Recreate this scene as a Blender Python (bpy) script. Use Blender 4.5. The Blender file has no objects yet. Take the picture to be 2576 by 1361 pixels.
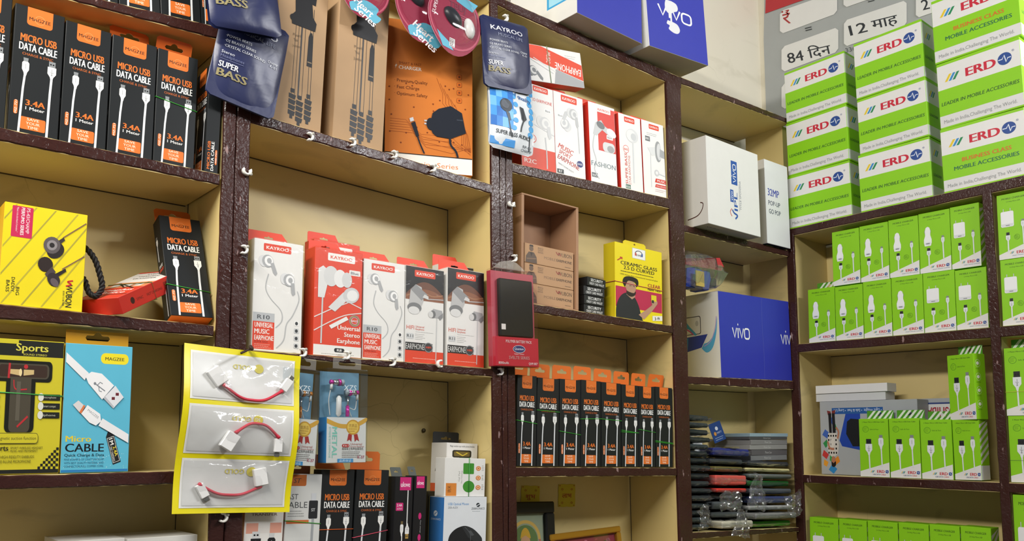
import bpy, math, random
from mathutils import Vector, Matrix
random.seed(7)
R_ = math.radians
SC = bpy.context.scene
COL = SC.collection

# ------------------------------------------------------------------ camera
F_PX, CY_PX, YAW, PITCH, ROLL = 2136.4, 901.95, -0.703143, 0.101846, 0.0052876
ZC = 1.5
_rot = Matrix.Rotation(YAW, 3, 'Z') @ Matrix.Rotation(PITCH, 3, 'X') @ Matrix.Rotation(ROLL, 3, 'Y')
RIGHT, FWD, UP = _rot.col[0].copy(), _rot.col[1].copy(), _rot.col[2].copy()
cam = bpy.data.cameras.new('camera')
cam.sensor_fit = 'HORIZONTAL'; cam.sensor_width = 36.0
cam.lens = F_PX / 2576 * 36.0
cam.shift_y = (CY_PX - 680.5) / 2576
cam.clip_start = 0.02
camo = bpy.data.objects.new('camera', cam); COL.objects.link(camo)
m = Matrix.Identity(4)
for i in range(3):
    m[i][0] = RIGHT[i]; m[i][1] = UP[i]; m[i][2] = -FWD[i]
m[2][3] = ZC
camo.matrix_world = m
SC.camera = camo

# ------------------------------------------------------------------ light
SC.view_settings.view_transform = 'Standard'; SC.view_settings.look = 'None'
SC.view_settings.gamma = 1.0; SC.view_settings.use_curve_mapping = False
SC.view_settings.exposure = -0.24
cy = SC.cycles
cy.max_bounces = 6; cy.diffuse_bounces = 3; cy.glossy_bounces = 2; cy.transmission_bounces = 2; cy.transparent_max_bounces = 14
cy.caustics_reflective = False; cy.caustics_refractive = False
wd = bpy.data.worlds.new('world'); SC.world = wd; wd.use_nodes = True
bg = wd.node_tree.nodes['Background']; bg.inputs[0].default_value = (0.93, 0.96, 1.0, 1); bg.inputs[1].default_value = 0.23

def area(name, loc, aim, sx, sy, watts, col):
    l = bpy.data.lights.new(name, 'AREA'); l.shape = 'RECTANGLE'; l.size = sx; l.size_y = sy
    l.energy = watts; l.color = col
    o = bpy.data.objects.new(name, l); COL.objects.link(o); o.location = loc
    d = (Vector(aim) - Vector(loc)).normalized()
    o.rotation_euler = d.to_track_quat('-Z', 'Y').to_euler()
    return o
# two fluorescent tubes the shop has: one on the ceiling to the left, one high on the right-hand wall
area('tube_lamp_left', (-0.40, 0.50, 2.66), (1.2, 1.0, 1.75), 1.2, 0.08, 47, (1.0, 0.96, 0.88))
area('tube_lamp_right', (2.06, -0.30, 2.66), (1.2, 1.2, 1.95), 1.2, 0.08, 47, (0.97, 0.98, 1.0))

# ------------------------------------------------------------------ measured points -> wall planes
S = 1.25
Y1 = 1.0 * S             # front plane of the long wall's shelving
X2 = 1.645 * S           # front plane of the right wall's shelving
D1, D2 = 0.145, 0.170    # depth of the compartments
def ray(px, py):
    return RIGHT * ((px - 1288) / F_PX) + FWD - UP * ((py - CY_PX) / F_PX)
def w1(px, py, s=0.0):
    d = ray(px, py); t = (Y1 + s) / d.y
    return Vector((d.x * t, Y1 + s, ZC + d.z * t))
def w2(px, py, s=0.0):
    d = ray(px, py); t = (X2 + s) / d.x
    return Vector((X2 + s, d.y * t, ZC + d.z * t))

# ------------------------------------------------------------------ materials
_mats = {}
def lin(c): return c / 12.92 if c <= 0.04045 else ((c + 0.055) / 1.055) ** 2.4
def rgb(h):
    h = h.lstrip('#'); h = h if len(h) == 6 else ''.join(c * 2 for c in h); return tuple(lin(int(h[i:i + 2], 16) / 255) for i in (0, 2, 4)) + (1.0,)
def nodemat(name):
    m = bpy.data.materials.new(name); m.use_nodes = True
    nt = m.node_tree; b = nt.nodes['Principled BSDF']
    return m, nt, b
def N(nt, t, **kw):
    n = nt.nodes.new(t)
    for k, v in kw.items():
        if k.startswith('i_'): n.inputs[k[2:].replace('_', ' ')].default_value = v
        else: setattr(n, k, v)
    return n
def ramp(nt, a, b, ca=(0, 0, 0, 1), cb=(1, 1, 1, 1)):
    r = nt.nodes.new('ShaderNodeValToRGB'); e = r.color_ramp.elements
    e[0].position = a; e[1].position = b; e[0].color = ca; e[1].color = cb; return r
def mix(nt, fac, a, b):
    x = nt.nodes.new('ShaderNodeMix'); x.data_type = 'RGBA'
    for k, v in ((0, fac), (6, a), (7, b)):
        if isinstance(v, bpy.types.NodeSocket): nt.links.new(v, x.inputs[k])
        else: x.inputs[k].default_value = v
    return x.outputs[2]
def ink(h, rough=0.42, metal=0.0, spec=0.32):
    """printed card or plastic of one colour, with faint procedural mottling"""
    key = (h, rough, metal, spec)
    if key in _mats: return _mats[key]
    m, nt, b = nodemat('card_' + h.lstrip('#'))
    c = rgb(h)
    tc = N(nt, 'ShaderNodeTexCoord'); nz = N(nt, 'ShaderNodeTexNoise', i_Scale=35.0, i_Detail=3.0)
    nt.links.new(tc.outputs['Object'], nz.inputs['Vector'])
    c2 = tuple(min(1, x * 0.93) for x in c[:3]) + (1,)
    o = mix(nt, nz.outputs['Fac'], c, c2)
    nt.links.new(o, b.inputs['Base Color'])
    b.inputs['Roughness'].default_value = rough; b.inputs['Metallic'].default_value = metal
    b.inputs['Specular IOR Level'].default_value = spec
    _mats[key] = m; return m
def film(name, tint=(1, 1, 1, 1), gloss=0.10, rough=0.06, bump=0.0, scale=40.0, base=0.04, white=0.0):
    """thin clear plastic: see-through with a glossy skin, optionally crumpled and milky"""
    key = ('film', name)
    if key in _mats: return _mats[key]
    m = bpy.data.materials.new(name); m.use_nodes = True; nt = m.node_tree; nt.nodes.clear()
    out = N(nt, 'ShaderNodeOutputMaterial'); tr = N(nt, 'ShaderNodeBsdfTransparent'); gl = N(nt, 'ShaderNodeBsdfGlossy')
    tr.inputs[0].default_value = tint; gl.inputs['Roughness'].default_value = rough
    lw = N(nt, 'ShaderNodeLayerWeight', i_Blend=0.5); fr = N(nt, 'ShaderNodeMath', operation='POWER'); fr.inputs[1].default_value = 4.0; nt.links.new(lw.outputs['Facing'], fr.inputs[0]); mx = N(nt, 'ShaderNodeMixShader')
    ad = N(nt, 'ShaderNodeMath', operation='MULTIPLY_ADD'); ad.inputs[1].default_value = 0.5 + gloss * 4; ad.inputs[2].default_value = 0.035 + base; ad.use_clamp = True
    nt.links.new(fr.outputs[0], ad.inputs[0]); nt.links.new(ad.outputs[0], mx.inputs[0])
    base_sock = tr.outputs[0]
    if white > 0:
        df = N(nt, 'ShaderNodeBsdfDiffuse'); df.inputs[0].default_value = (0.8, 0.8, 0.8, 1)
        m2 = N(nt, 'ShaderNodeMixShader'); m2.inputs[0].default_value = white
        nt.links.new(tr.outputs[0], m2.inputs[1]); nt.links.new(df.outputs[0], m2.inputs[2]); base_sock = m2.outputs[0]
    nt.links.new(base_sock, mx.inputs[1]); nt.links.new(gl.outputs[0], mx.inputs[2])
    if bump > 0:
        tc = N(nt, 'ShaderNodeTexCoord'); nz = N(nt, 'ShaderNodeTexNoise', i_Scale=scale, i_Detail=3.0, i_Distortion=1.5)
        bp = N(nt, 'ShaderNodeBump', i_Strength=bump, i_Distance=0.004)
        nt.links.new(tc.outputs['Object'], nz.inputs['Vector']); nt.links.new(nz.outputs['Fac'], bp.inputs['Height'])
        nt.links.new(bp.outputs[0], gl.inputs['Normal'])
    nt.links.new(mx.outputs[0], out.inputs['Surface'])
    _mats[key] = m; return m
def foil(name, h, rough=0.28, bump=0.35, scale=30.0, metal=0.0):
    """glossy printed foil / laminated pouch with wrinkles in its normal"""
    key = ('foil', name)
    if key in _mats: return _mats[key]
    m, nt, b = nodemat(name); b.inputs['Base Color'].default_value = rgb(h)
    b.inputs['Roughness'].default_value = rough; b.inputs['Metallic'].default_value = metal
    tc = N(nt, 'ShaderNodeTexCoord'); nz = N(nt, 'ShaderNodeTexNoise', i_Scale=scale, i_Detail=2.0, i_Distortion=1.0)
    bp = N(nt, 'ShaderNodeBump', i_Strength=bump, i_Distance=0.003)
    nt.links.new(tc.outputs['Object'], nz.inputs['Vector']); nt.links.new(nz.outputs['Fac'], bp.inputs['Height'])
    nt.links.new(bp.outputs[0], b.inputs['Normal'])
    _mats[key] = m; return m
def paint_brown():
    if 'brown' in _mats: return _mats['brown']
    m, nt, b = nodemat('brown_enamel_paint')
    tc = N(nt, 'ShaderNodeTexCoord')
    n1 = N(nt, 'ShaderNodeTexNoise', i_Scale=9.0, i_Detail=4.0); n2 = N(nt, 'ShaderNodeTexNoise', i_Scale=150.0, i_Detail=3.0, i_Distortion=0.8)
    n3 = N(nt, 'ShaderNodeTexNoise', i_Scale=16.0, i_Detail=2.0)
    mp = N(nt, 'ShaderNodeMapping'); mp.inputs['Scale'].default_value = (1.0, 1.0, 0.35); mp.inputs['Rotation'].default_value = (0, 0.5, 0.3)
    nt.links.new(tc.outputs['Object'], mp.inputs[0])
    n4 = N(nt, 'ShaderNodeTexNoise', i_Scale=95.0, i_Detail=3.0); nt.links.new(mp.outputs[0], n4.inputs['Vector'])
    for n in (n1, n2, n3): nt.links.new(tc.outputs['Object'], n.inputs['Vector'])
    c = mix(nt, n1.outputs['Fac'], rgb('#402420'), rgb('#321c19'))
    chip = ramp(nt, 0.69, 0.73); nt.links.new(n4.outputs['Fac'], chip.inputs[0])
    c = mix(nt, chip.outputs[0], c, rgb('#8d7472'))
    nt.links.new(c, b.inputs['Base Color'])
    rr = ramp(nt, 0.35, 0.7, (0.16, 0.16, 0.16, 1), (0.44, 0.44, 0.44, 1)); nt.links.new(n3.outputs['Fac'], rr.inputs[0]); nt.links.new(rr.outputs[0], b.inputs['Roughness'])
    b.inputs['Specular IOR Level'].default_value = 0.27
    bp = N(nt, 'ShaderNodeBump', i_Strength=0.5, i_Distance=0.002); nt.links.new(n2.outputs['Fac'], bp.inputs['Height']); nt.links.new(bp.outputs[0], b.inputs['Normal'])
    _mats['brown'] = m; return m
def paint_cream(kind='cream', a='#d8c58a', c2='#c9b377', dirt='#57503f', amt=0.45):
    if kind in _mats: return _mats[kind]
    m, nt, b = nodemat('paint_' + kind)
    tc = N(nt, 'ShaderNodeTexCoord')
    n1 = N(nt, 'ShaderNodeTexNoise', i_Scale=2.2, i_Detail=5.0); n2 = N(nt, 'ShaderNodeTexNoise', i_Scale=5.5, i_Detail=8.0, i_Distortion=0.8)
    mp = N(nt, 'ShaderNodeMapping'); mp.inputs['Scale'].default_value = (1.0, 1.0, 2.6); nt.links.new(tc.outputs['Object'], mp.inputs[0])
    nt.links.new(tc.outputs['Object'], n1.inputs['Vector']); nt.links.new(mp.outputs[0], n2.inputs['Vector'])
    vo = N(nt, 'ShaderNodeTexVoronoi', feature='DISTANCE_TO_EDGE', i_Scale=7.0)
    n3 = N(nt, 'ShaderNodeTexNoise', i_Scale=9.0, i_Detail=3.0); nt.links.new(tc.outputs['Object'], n3.inputs['Vector'])
    off = N(nt, 'ShaderNodeVectorMath', operation='MULTIPLY_ADD'); off.inputs[1].default_value = (0.12, 0.12, 0.12)
    nt.links.new(n3.outputs['Color'], off.inputs[0]); nt.links.new(tc.outputs['Object'], off.inputs[2]); nt.links.new(off.outputs[0], vo.inputs['Vector'])
    c = mix(nt, n1.outputs['Fac'], rgb(a), rgb(c2))
    d = ramp(nt, 0.60, 0.82); nt.links.new(n2.outputs['Fac'], d.inputs[0])
    sc = N(nt, 'ShaderNodeMath', operation='MULTIPLY'); sc.inputs[1].default_value = amt; nt.links.new(d.outputs[0], sc.inputs[0])
    c = mix(nt, sc.outputs[0], c, rgb(dirt))
    ck = ramp(nt, 0.0, 0.006, (1, 1, 1, 1), (0, 0, 0, 1)); nt.links.new(vo.outputs['Distance'], ck.inputs[0])
    g = ramp(nt, 0.55, 0.62); nt.links.new(n1.outputs['Fac'], g.inputs[0])
    mu = N(nt, 'ShaderNodeMath', operation='MULTIPLY'); nt.links.new(ck.outputs[0], mu.inputs[0]); nt.links.new(g.outputs[0], mu.inputs[1])
    m3 = N(nt, 'ShaderNodeMath', operation='MULTIPLY'); m3.inputs[1].default_value = 0.35; nt.links.new(mu.outputs[0], m3.inputs[0])
    c = mix(nt, m3.outputs[0], c, rgb('#6d5c3a'))
    nt.links.new(c, b.inputs['Base Color']); b.inputs['Roughness'].default_value = 0.45
    bp = N(nt, 'ShaderNodeBump', i_Strength=0.25, i_Distance=0.002); nt.links.new(n2.outputs['Fac'], bp.inputs['Height']); nt.links.new(bp.outputs[0], b.inputs['Normal'])
    _mats[kind] = m; return m
def kraft(h='#a98561'):
    key = 'kraft' + h
    if key in _mats: return _mats[key]
    m, nt, b = nodemat('kraft_cardboard')
    tc = N(nt, 'ShaderNodeTexCoord'); n1 = N(nt, 'ShaderNodeTexNoise', i_Scale=14.0, i_Detail=6.0); nt.links.new(tc.outputs['Object'], n1.inputs['Vector'])
    c = rgb(h); nt.links.new(mix(nt, n1.outputs['Fac'], tuple(x * 1.12 for x in c[:3]) + (1,), tuple(x * 0.86 for x in c[:3]) + (1,)), b.inputs['Base Color'])
    b.inputs['Roughness'].default_value = 0.7; _mats[key] = m; return m
def M(x): return ink(x) if isinstance(x, str) else x

# ------------------------------------------------------------------ mesh building
class MB:
    def __init__(s): s.v = []; s.f = []; s.m = []; s.mats = []; s.sm = []
    def mi(s, mat):
        mat = M(mat)
        if mat not in s.mats: s.mats.append(mat)
        return s.mats.index(mat)
    def add(s, vs, fs, mat, smooth=False):
        o = len(s.v); s.v += [tuple(x) for x in vs]; k = s.mi(mat)
        for f in fs: s.f.append([i + o for i in f]); s.m.append(k); s.sm.append(smooth)
        return s
    def box(s, x0, x1, y0, y1, z0, z1, mat, mats=None):
        """front y0; mats: dict front/back/left/right/top/bottom"""
        v = [(x0, y0, z0), (x1, y0, z0), (x1, y1, z0), (x0, y1, z0), (x0, y0, z1), (x1, y0, z1), (x1, y1, z1), (x0, y1, z1)]
        fc = dict(bottom=(0, 3, 2, 1), top=(4, 5, 6, 7), front=(0, 1, 5, 4), back=(2, 3, 7, 6), left=(3, 0, 4, 7), right=(1, 2, 6, 5))
        for k, f in fc.items():
            mt = (mats or {}).get(k, mat)
            s.add([v[i] for i in f], [(0, 1, 2, 3)], mt)
        return s
    def cbox(s, x0, x1, y0, y1, z0, z1, mat, mats=None, c=0.0006):
        """box with chamfered edges"""
        mats = mats or {}
        X, Y, Z = (x0, x1), (y0, y1), (z0, z1)
        P = {}
        idx = 0; vs = []
        for i in (0, 1):
            for j in (0, 1):
                for k in (0, 1):
                    sx, sy, sz = (1, -1)[i], (1, -1)[j], (1, -1)[k]
                    for ax in 'xyz':
                        p = [X[i], Y[j], Z[k]]
                        if ax != 'x': p[0] += sx * c
                        if ax != 'y': p[1] += sy * c
                        if ax != 'z': p[2] += sz * c
                        P[i, j, k, ax] = len(vs); vs.append(p)
        q = lambda *a: [P[t] for t in a]
        fr = {'front': q((0, 0, 0, 'y'), (1, 0, 0, 'y'), (1, 0, 1, 'y'), (0, 0, 1, 'y')), 'back': q((1, 1, 0, 'y'), (0, 1, 0, 'y'), (0, 1, 1, 'y'), (1, 1, 1, 'y')),
              'left': q((0, 1, 0, 'x'), (0, 0, 0, 'x'), (0, 0, 1, 'x'), (0, 1, 1, 'x')), 'right': q((1, 0, 0, 'x'), (1, 1, 0, 'x'), (1, 1, 1, 'x'), (1, 0, 1, 'x')),
              'top': q((0, 0, 1, 'z'), (1, 0, 1, 'z'), (1, 1, 1, 'z'), (0, 1, 1, 'z')), 'bottom': q((0, 1, 0, 'z'), (1, 1, 0, 'z'), (1, 0, 0, 'z'), (0, 0, 0, 'z'))}
        o = len(s.v); s.v += [tuple(x) for x in vs]
        def put(f, mt): s.f.append([a + o for a in f]); s.m.append(s.mi(mt)); s.sm.append(False)
        for k, f in fr.items(): put(f, mats.get(k, mat))
        side = mats.get('edge', mats.get('right', mat))
        for j in (0, 1):
            for k in (0, 1): put(q((0, j, k, 'y'), (1, j, k, 'y'), (1, j, k, 'z'), (0, j, k, 'z')), side)
        for i in (0, 1):
            for k in (0, 1): put(q((i, 0, k, 'x'), (i, 1, k, 'x'), (i, 1, k, 'z'), (i, 0, k, 'z')), side)
            for j in (0, 1): put(q((i, j, 0, 'x'), (i, j, 1, 'x'), (i, j, 1, 'y'), (i, j, 0, 'y')), side)
            for j in (0, 1):
                for k in (0, 1): put(q((i, j, k, 'x'), (i, j, k, 'y'), (i, j, k, 'z')), side)
        return s
    def prism(s, pts, y0, y1, mat, side=None):
        """pts: outline (x,z) counter-clockwise seen from the front; front at y0, back at y1"""
        n = len(pts); a = [(p[0], y0, p[1]) for p in pts]; b = [(p[0], y1, p[1]) for p in pts]
        s.add(a, [list(range(n))], mat); s.add(b, [list(range(n))[::-1]], mat)
        s.add(a + b, [(i, i + n, (i + 1) % n + n, (i + 1) % n) for i in range(n)], side or mat)
        return s
    def tube(s, path, r, mat, seg=8, cap=True):
        P = [Vector(p) for p in path]; n = len(P); rs = r if isinstance(r, (list, tuple)) else [r] * n
        vs = []; up = Vector((0, 0, 1)); prev = None
        for i, p in enumerate(P):
            t = (P[min(i + 1, n - 1)] - P[max(i - 1, 0)]).normalized()
            if prev is None:
                a = t.cross(up)
                if a.length < 1e-3: a = t.cross(Vector((1, 0, 0)))
            else: a = prev - t * prev.dot(t)
            a.normalize(); b = t.cross(a); prev = a
            for k in range(seg):
                g = 2 * math.pi * k / seg; vs.append(p + (a * math.cos(g) + b * math.sin(g)) * rs[i])
        fs = [(i * seg + k, i * seg + (k + 1) % seg, (i + 1) * seg + (k + 1) % seg, (i + 1) * seg + k) for i in range(n - 1) for k in range(seg)]
        if cap: fs += [list(range(seg))[::-1], [(n - 1) * seg + k for k in range(seg)]]
        return s.add(vs, fs, mat, True)
    def mesh(s, name):
        me = bpy.data.meshes.new(name)
        me.from_pydata(s.v, [], s.f)
        for mt in s.mats: me.materials.append(mt)
        me.polygons.foreach_set('material_index', s.m)
        me.polygons.foreach_set('use_smooth', s.sm)
        me.update(); return me

_txt = {}
def text_geo(body, bold=0.0, shear=0.0, res=3):
    key = (body, bold, shear, res)
    if key in _txt: return _txt[key]
    c = bpy.data.curves.new('t', 'FONT'); c.body = body; c.size = 1; c.resolution_u = res; c.offset = bold; c.shear = shear; c.fill_mode = 'FRONT'
    o = bpy.data.objects.new('t', c); me = o.to_mesh()
    v = [(p.co.x, p.co.y) for p in me.vertices]; f = [tuple(p.vertices) for p in me.polygons]
    o.to_mesh_clear(); bpy.data.objects.remove(o); bpy.data.curves.remove(c)
    if not v: v = [(0, 0)]; f = []
    x0 = min(p[0] for p in v); x1 = max(p[0] for p in v); y0 = min(p[1] for p in v); y1 = max(p[1] for p in v)
    _txt[key] = (v, f, x0, x1, y0, y1); return _txt[key]

class Art(MB):
    """flat print on one face of a box; coordinates u (right) and v (up) in millimetres on that face"""
    def __init__(s, face, w, h, d, k=1.0):
        super().__init__(); s.face, s.w, s.h, s.d, s.n, s.k = face, w, h, d, 0, k
        s.warp = None
    def P(s, u, v, e=None):
        e = (0.00012 + s.n * 0.000022) if e is None else e
        u *= 0.001 * s.k; v *= 0.001 * s.k
        if s.warp: return s.warp(u, v, e)
        f = s.face
        if f == 'front': return (-s.w / 2 + u, -e, v)
        if f == 'left': return (-s.w / 2 - e, s.d - u, v)
        if f == 'right': return (s.w / 2 + e, u, v)
        if f == 'top': return (-s.w / 2 + u, v, s.h + e)
        if f == 'bottom': return (-s.w / 2 + u, s.d - v, -e)
    def poly(s, pts, col):
        s.n += 1; s.add([s.P(*p) for p in pts], [list(range(len(pts)))], col); return s
    def rect(s, u0, v0, u1, v1, col): return s.poly([(u0, v0), (u1, v0), (u1, v1), (u0, v1)], col)
    def rrect(s, u0, v0, u1, v1, r, col, n=4, corners='1111'):
        pts = []
        for (cx, cy, a0), on in zip(((u1 - r, v0 + r, -90), (u1 - r, v1 - r, 0), (u0 + r, v1 - r, 90), (u0 + r, v0 + r, 180)), corners):
            if on == '1': pts += [(cx + r * math.cos(R_(a0 + 90 * i / n)), cy + r * math.sin(R_(a0 + 90 * i / n))) for i in range(n + 1)]
            else: pts.append((cx + r * (1 if a0 in (-90, 0) else -1), cy + r * (1 if a0 in (0, 90) else -1)))
        return s.poly(pts, col)
    def oval(s, cx, cy, rx, ry, col, n=20, rot=0):
        c, t = math.cos(R_(rot)), math.sin(R_(rot))
        return s.poly([(cx + rx * math.cos(a) * c - ry * math.sin(a) * t, cy + rx * math.cos(a) * t + ry * math.sin(a) * c) for a in (2 * math.pi * i / n for i in range(n))], col)
    def ring(s, cx, cy, r0, r1, col, n=20, a0=0, a1=360):
        s.n += 1; vs = []; fs = []
        for i in range(n + 1):
            a = R_(a0 + (a1 - a0) * i / n)
            vs += [s.P(cx + r0 * math.cos(a), cy + r0 * math.sin(a)), s.P(cx + r1 * math.cos(a), cy + r1 * math.sin(a))]
            if i: fs.append((2 * i - 2, 2 * i - 1, 2 * i + 1, 2 * i))
        s.add(vs, fs, col); return s
    def line(s, pts, wd, col):
        s.n += 1; pts = [Vector(p) for p in pts]; vs = []; fs = []; n = len(pts)
        for i, p in enumerate(pts):
            t = (pts[min(i + 1, n - 1)] - pts[max(i - 1, 0)]); t = t.normalized() if t.length > 1e-9 else Vector((1, 0))
            nn = Vector((-t.y, t.x)) * wd / 2
            vs += [s.P(*(p + nn)), s.P(*(p - nn))]
            if i: fs.append((2 * i - 2, 2 * i - 1, 2 * i + 1, 2 * i))
        s.add(vs, fs, col); return s
    def text(s, body, u, v, hgt, col, w=None, al='l', bold=0.0, shear=0.0, rot=0, res=2, cap=True):
        """v = baseline; hgt = cap height; w = exact width (condensed/extended as needed)"""
        strike = max(0.0, bold) * 1.15
        vs, fs, x0, x1, y0, y1 = text_geo(body, 0.0, shear, res)
        sy = hgt / 0.70; sx = sy if w is None else w / max(x1 - x0, 1e-6)
        tw = (x1 - x0) * sx; dx = {'l': 0, 'c': -tw / 2, 'r': -tw}[al]
        c, t = math.cos(R_(rot)), math.sin(R_(rot)); s.n += 1
        for q, off in enumerate((-strike, strike, 0.0) if strike else (0.0,)):
            out = []; e = 0.00012 + s.n * 0.000022 + q * 0.000007
            for x, y in vs:
                a, b = (x - x0 + off) * sx + dx, y * sy
                out.append(s.P(u + a * c - b * t, v + a * t + b * c, e))
            s.add(out, fs, col)
        return s
    def lines(s, u, v, w, n, dv, col, th=0.5, rag=0.3):
        """small print too fine to read: rows of dashes"""
        rnd = random.Random(int(u * 31 + v * 17 + n))
        for i in range(n):
            x = u; e = u + w * (1 - rag * rnd.random())
            while x < e:
                L = min(rnd.uniform(1.2, 4.0), e - x); s.n -= 1 if x > u else 0
                s.rect(x, v - i * dv, x + L, v - i * dv + th, col); x += L + 0.6
        return s

class Kind:
    """a product: its part meshes, shared by every copy"""
    def __init__(s, w, h, d, cols=None): s.w, s.h, s.d = w, h, d; s.parts = []; s.cols = cols or {}; s.face = {}
    def add(s, name, mb, under=None):
        if isinstance(mb, Art) and mb.warp is None:      # everything printed on one face is one part, on a ground of the card's colour
            g = s.face.get(mb.face)
            if g is None:
                g = s.face[mb.face] = Art(mb.face, s.w, s.h, s.d); W = 1000 * (s.d if mb.face in ('left', 'right') else s.w); Hh = 1000 * (s.d if mb.face in ('top', 'bottom') else s.h)
                c = s.cols.get(mb.face, s.cols.get('all', '#808080')); e = 0.7
                g.add([g.P(*p, 0.0001) for p in ((e, e), (W - e, e), (W - e, Hh - e), (e, Hh - e))], [(0, 1, 2, 3)], c)
                s.parts.append((mb.face + '_print', g, None))
            o = len(g.v); g.v += mb.v; mp = [g.mi(x) for x in mb.mats]
            g.f += [[i + o for i in f] for f in mb.f]; g.m += [mp[i] for i in mb.m]; g.sm += mb.sm
            return s
        s.parts.append((name, mb, under)); return s
    def built(s):
        s.parts = [(n, b.mesh(n) if isinstance(b, MB) else b, u) for n, b, u in s.parts]; return s.parts

def thing(name, label, cat, group=None, kind=None):
    o = bpy.data.objects.new(name, None); COL.objects.link(o); o.empty_display_size = 0.02
    o['label'] = label; o['category'] = cat
    if group: o['group'] = group
    if kind: o['kind'] = kind
    return o
def part(name, mesh, parent, label=None):
    if isinstance(mesh, MB): mesh = mesh.mesh(name)
    o = bpy.data.objects.new(name, mesh); COL.objects.link(o); o.parent = parent
    if label: o['label'] = label
    return o
def struct(name, mesh, label, cat):
    if isinstance(mesh, MB): mesh = mesh.mesh(name)
    o = bpy.data.objects.new(name, mesh); COL.objects.link(o); o['kind'] = 'structure'; o['label'] = label; o['category'] = cat
    return o
def spawn(K, name, label, cat, group=None, mat=None, skip=()):
    root = thing(name, label, cat, group)
    made = {}
    for pn, me, un in K.built():
        if pn in skip: continue
        o = bpy.data.objects.new(pn, me); COL.objects.link(o); o.parent = made.get(un, root); made[pn] = o
    if mat is not None: root.matrix_world = mat
    return root

# placing: front-face corners as measured, put on the wall plane at a set-back s
def zline(line, x, along):
    a, b = line; t = (x - a[along]) / (b[along] - a[along]); return a.z + (b.z - a.z) * t
def seat(K, wall, bl, br, tl, s=0.006, shelf=None, lift=0.0, tilt=0.0, yaw=0.0, keep=False, roll=None):
    """matrix of a box of kind K whose front lower corners stand at bl, br and upper-left corner at tl"""
    f = w1 if wall == 1 else w2
    A, B, C = f(*bl, s), f(*br, s), f(*tl, s)
    ax = 0 if wall == 1 else 1
    if shelf is not None:
        A.z = zline(shelf, A[ax], ax) + lift + 0.0008; B.z = zline(shelf, B[ax], ax) + lift + 0.0008
    e = B - A; w = e.length; h = (C - A).length
    if C.z < A.z: h = 0.05
    ang = math.atan2(e.z, e.x if wall == 1 else -e.y) if roll is None else R_(roll)
    mid = (A + B) / 2
    mt = Matrix.Translation(mid) @ Matrix.Rotation(0 if wall == 1 else -math.pi / 2, 4, 'Z') @ Matrix.Rotation(-ang, 4, 'Y') @ Matrix.Rotation(R_(yaw), 4, 'Z') @ Matrix.Rotation(R_(tilt), 4, 'X')
    if not keep: mt = mt @ Matrix.Diagonal((w / K.w, 1, h / K.h, 1))
    return mt

def bend_tab(o, K, ang):
    for c in o.children:
        if c.name.startswith('hang_tab'):
            p = Vector((0, K.d, K.h)); c.matrix_local = Matrix.Translation(p) @ Matrix.Rotation(R_(ang), 4, 'X') @ Matrix.Translation(-p)
    return o
# ================================================================== the setting
CREAM = paint_cream(); BROWN = paint_brown()
WALLM = paint_cream('upper_wall', '#dcd6c6', '#d2cab6', '#8d8468', 0.35)
ZT, ZB = 3.2, 0.0
YW, XW = Y1 + D1 + 0.045, X2 + D2 + 0.02     # room walls behind the shelving
struct('wall_back', MB().box(-1.6, XW + 0.1, YW, YW + 0.1, ZB, ZT, WALLM), 'cream painted wall above the dark brown shelves', 'wall')
struct('wall_right', MB().box(XW, XW + 0.1, -2.2, YW, ZB, ZT, WALLM), 'cream painted wall behind the green and white cartons', 'wall')
struct('floor', MB().box(-1.6, XW + 0.1, -2.2, YW + 0.1, -0.05, ZB, ink('#8d8478', 0.5)), 'plain grey shop floor below the shelves', 'floor')

def strip(a0, a1, b0, b1, yax, y0, y1, mat, n=40, jit=0.0009, ch=0.0016, seed=0):
    """painted strip: edge a from a0 to a1, edge b from b0 to b1 (3-D points on the front plane), ragged edges, chamfered, from y0 (front) to y1"""
    rnd = random.Random(seed); mb = MB(); vs = []; fs = []
    ra = rb = 0
    for i in range(n + 1):
        t = i / n; A = a0.lerp(a1, t); B = b0.lerp(b1, t); d = (B - A).normalized()
        ra = 0.55 * ra + rnd.uniform(-jit, jit); rb = 0.55 * rb + rnd.uniform(-jit, jit); ja, jb = abs(ra), abs(rb)
        for P, y in ((A + d * ja, y1), (A + d * ja, y0 + ch), (A + d * (ja + ch), y0), (B - d * (jb + ch), y0), (B - d * jb, y0 + ch), (B - d * jb, y1)):
            p = P.copy(); p[yax] = y; vs.append(p)
        if i:
            k = (i - 1) * 6
            for j in range(5): fs.append((k + j, k + 6 + j, k + 7 + j, k + 1 + j))
    return mb.add(vs, fs, mat)
def ext(p, q, z):
    t = (z - p.z) / (q.z - p.z); return p + (q - p) * t

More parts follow.
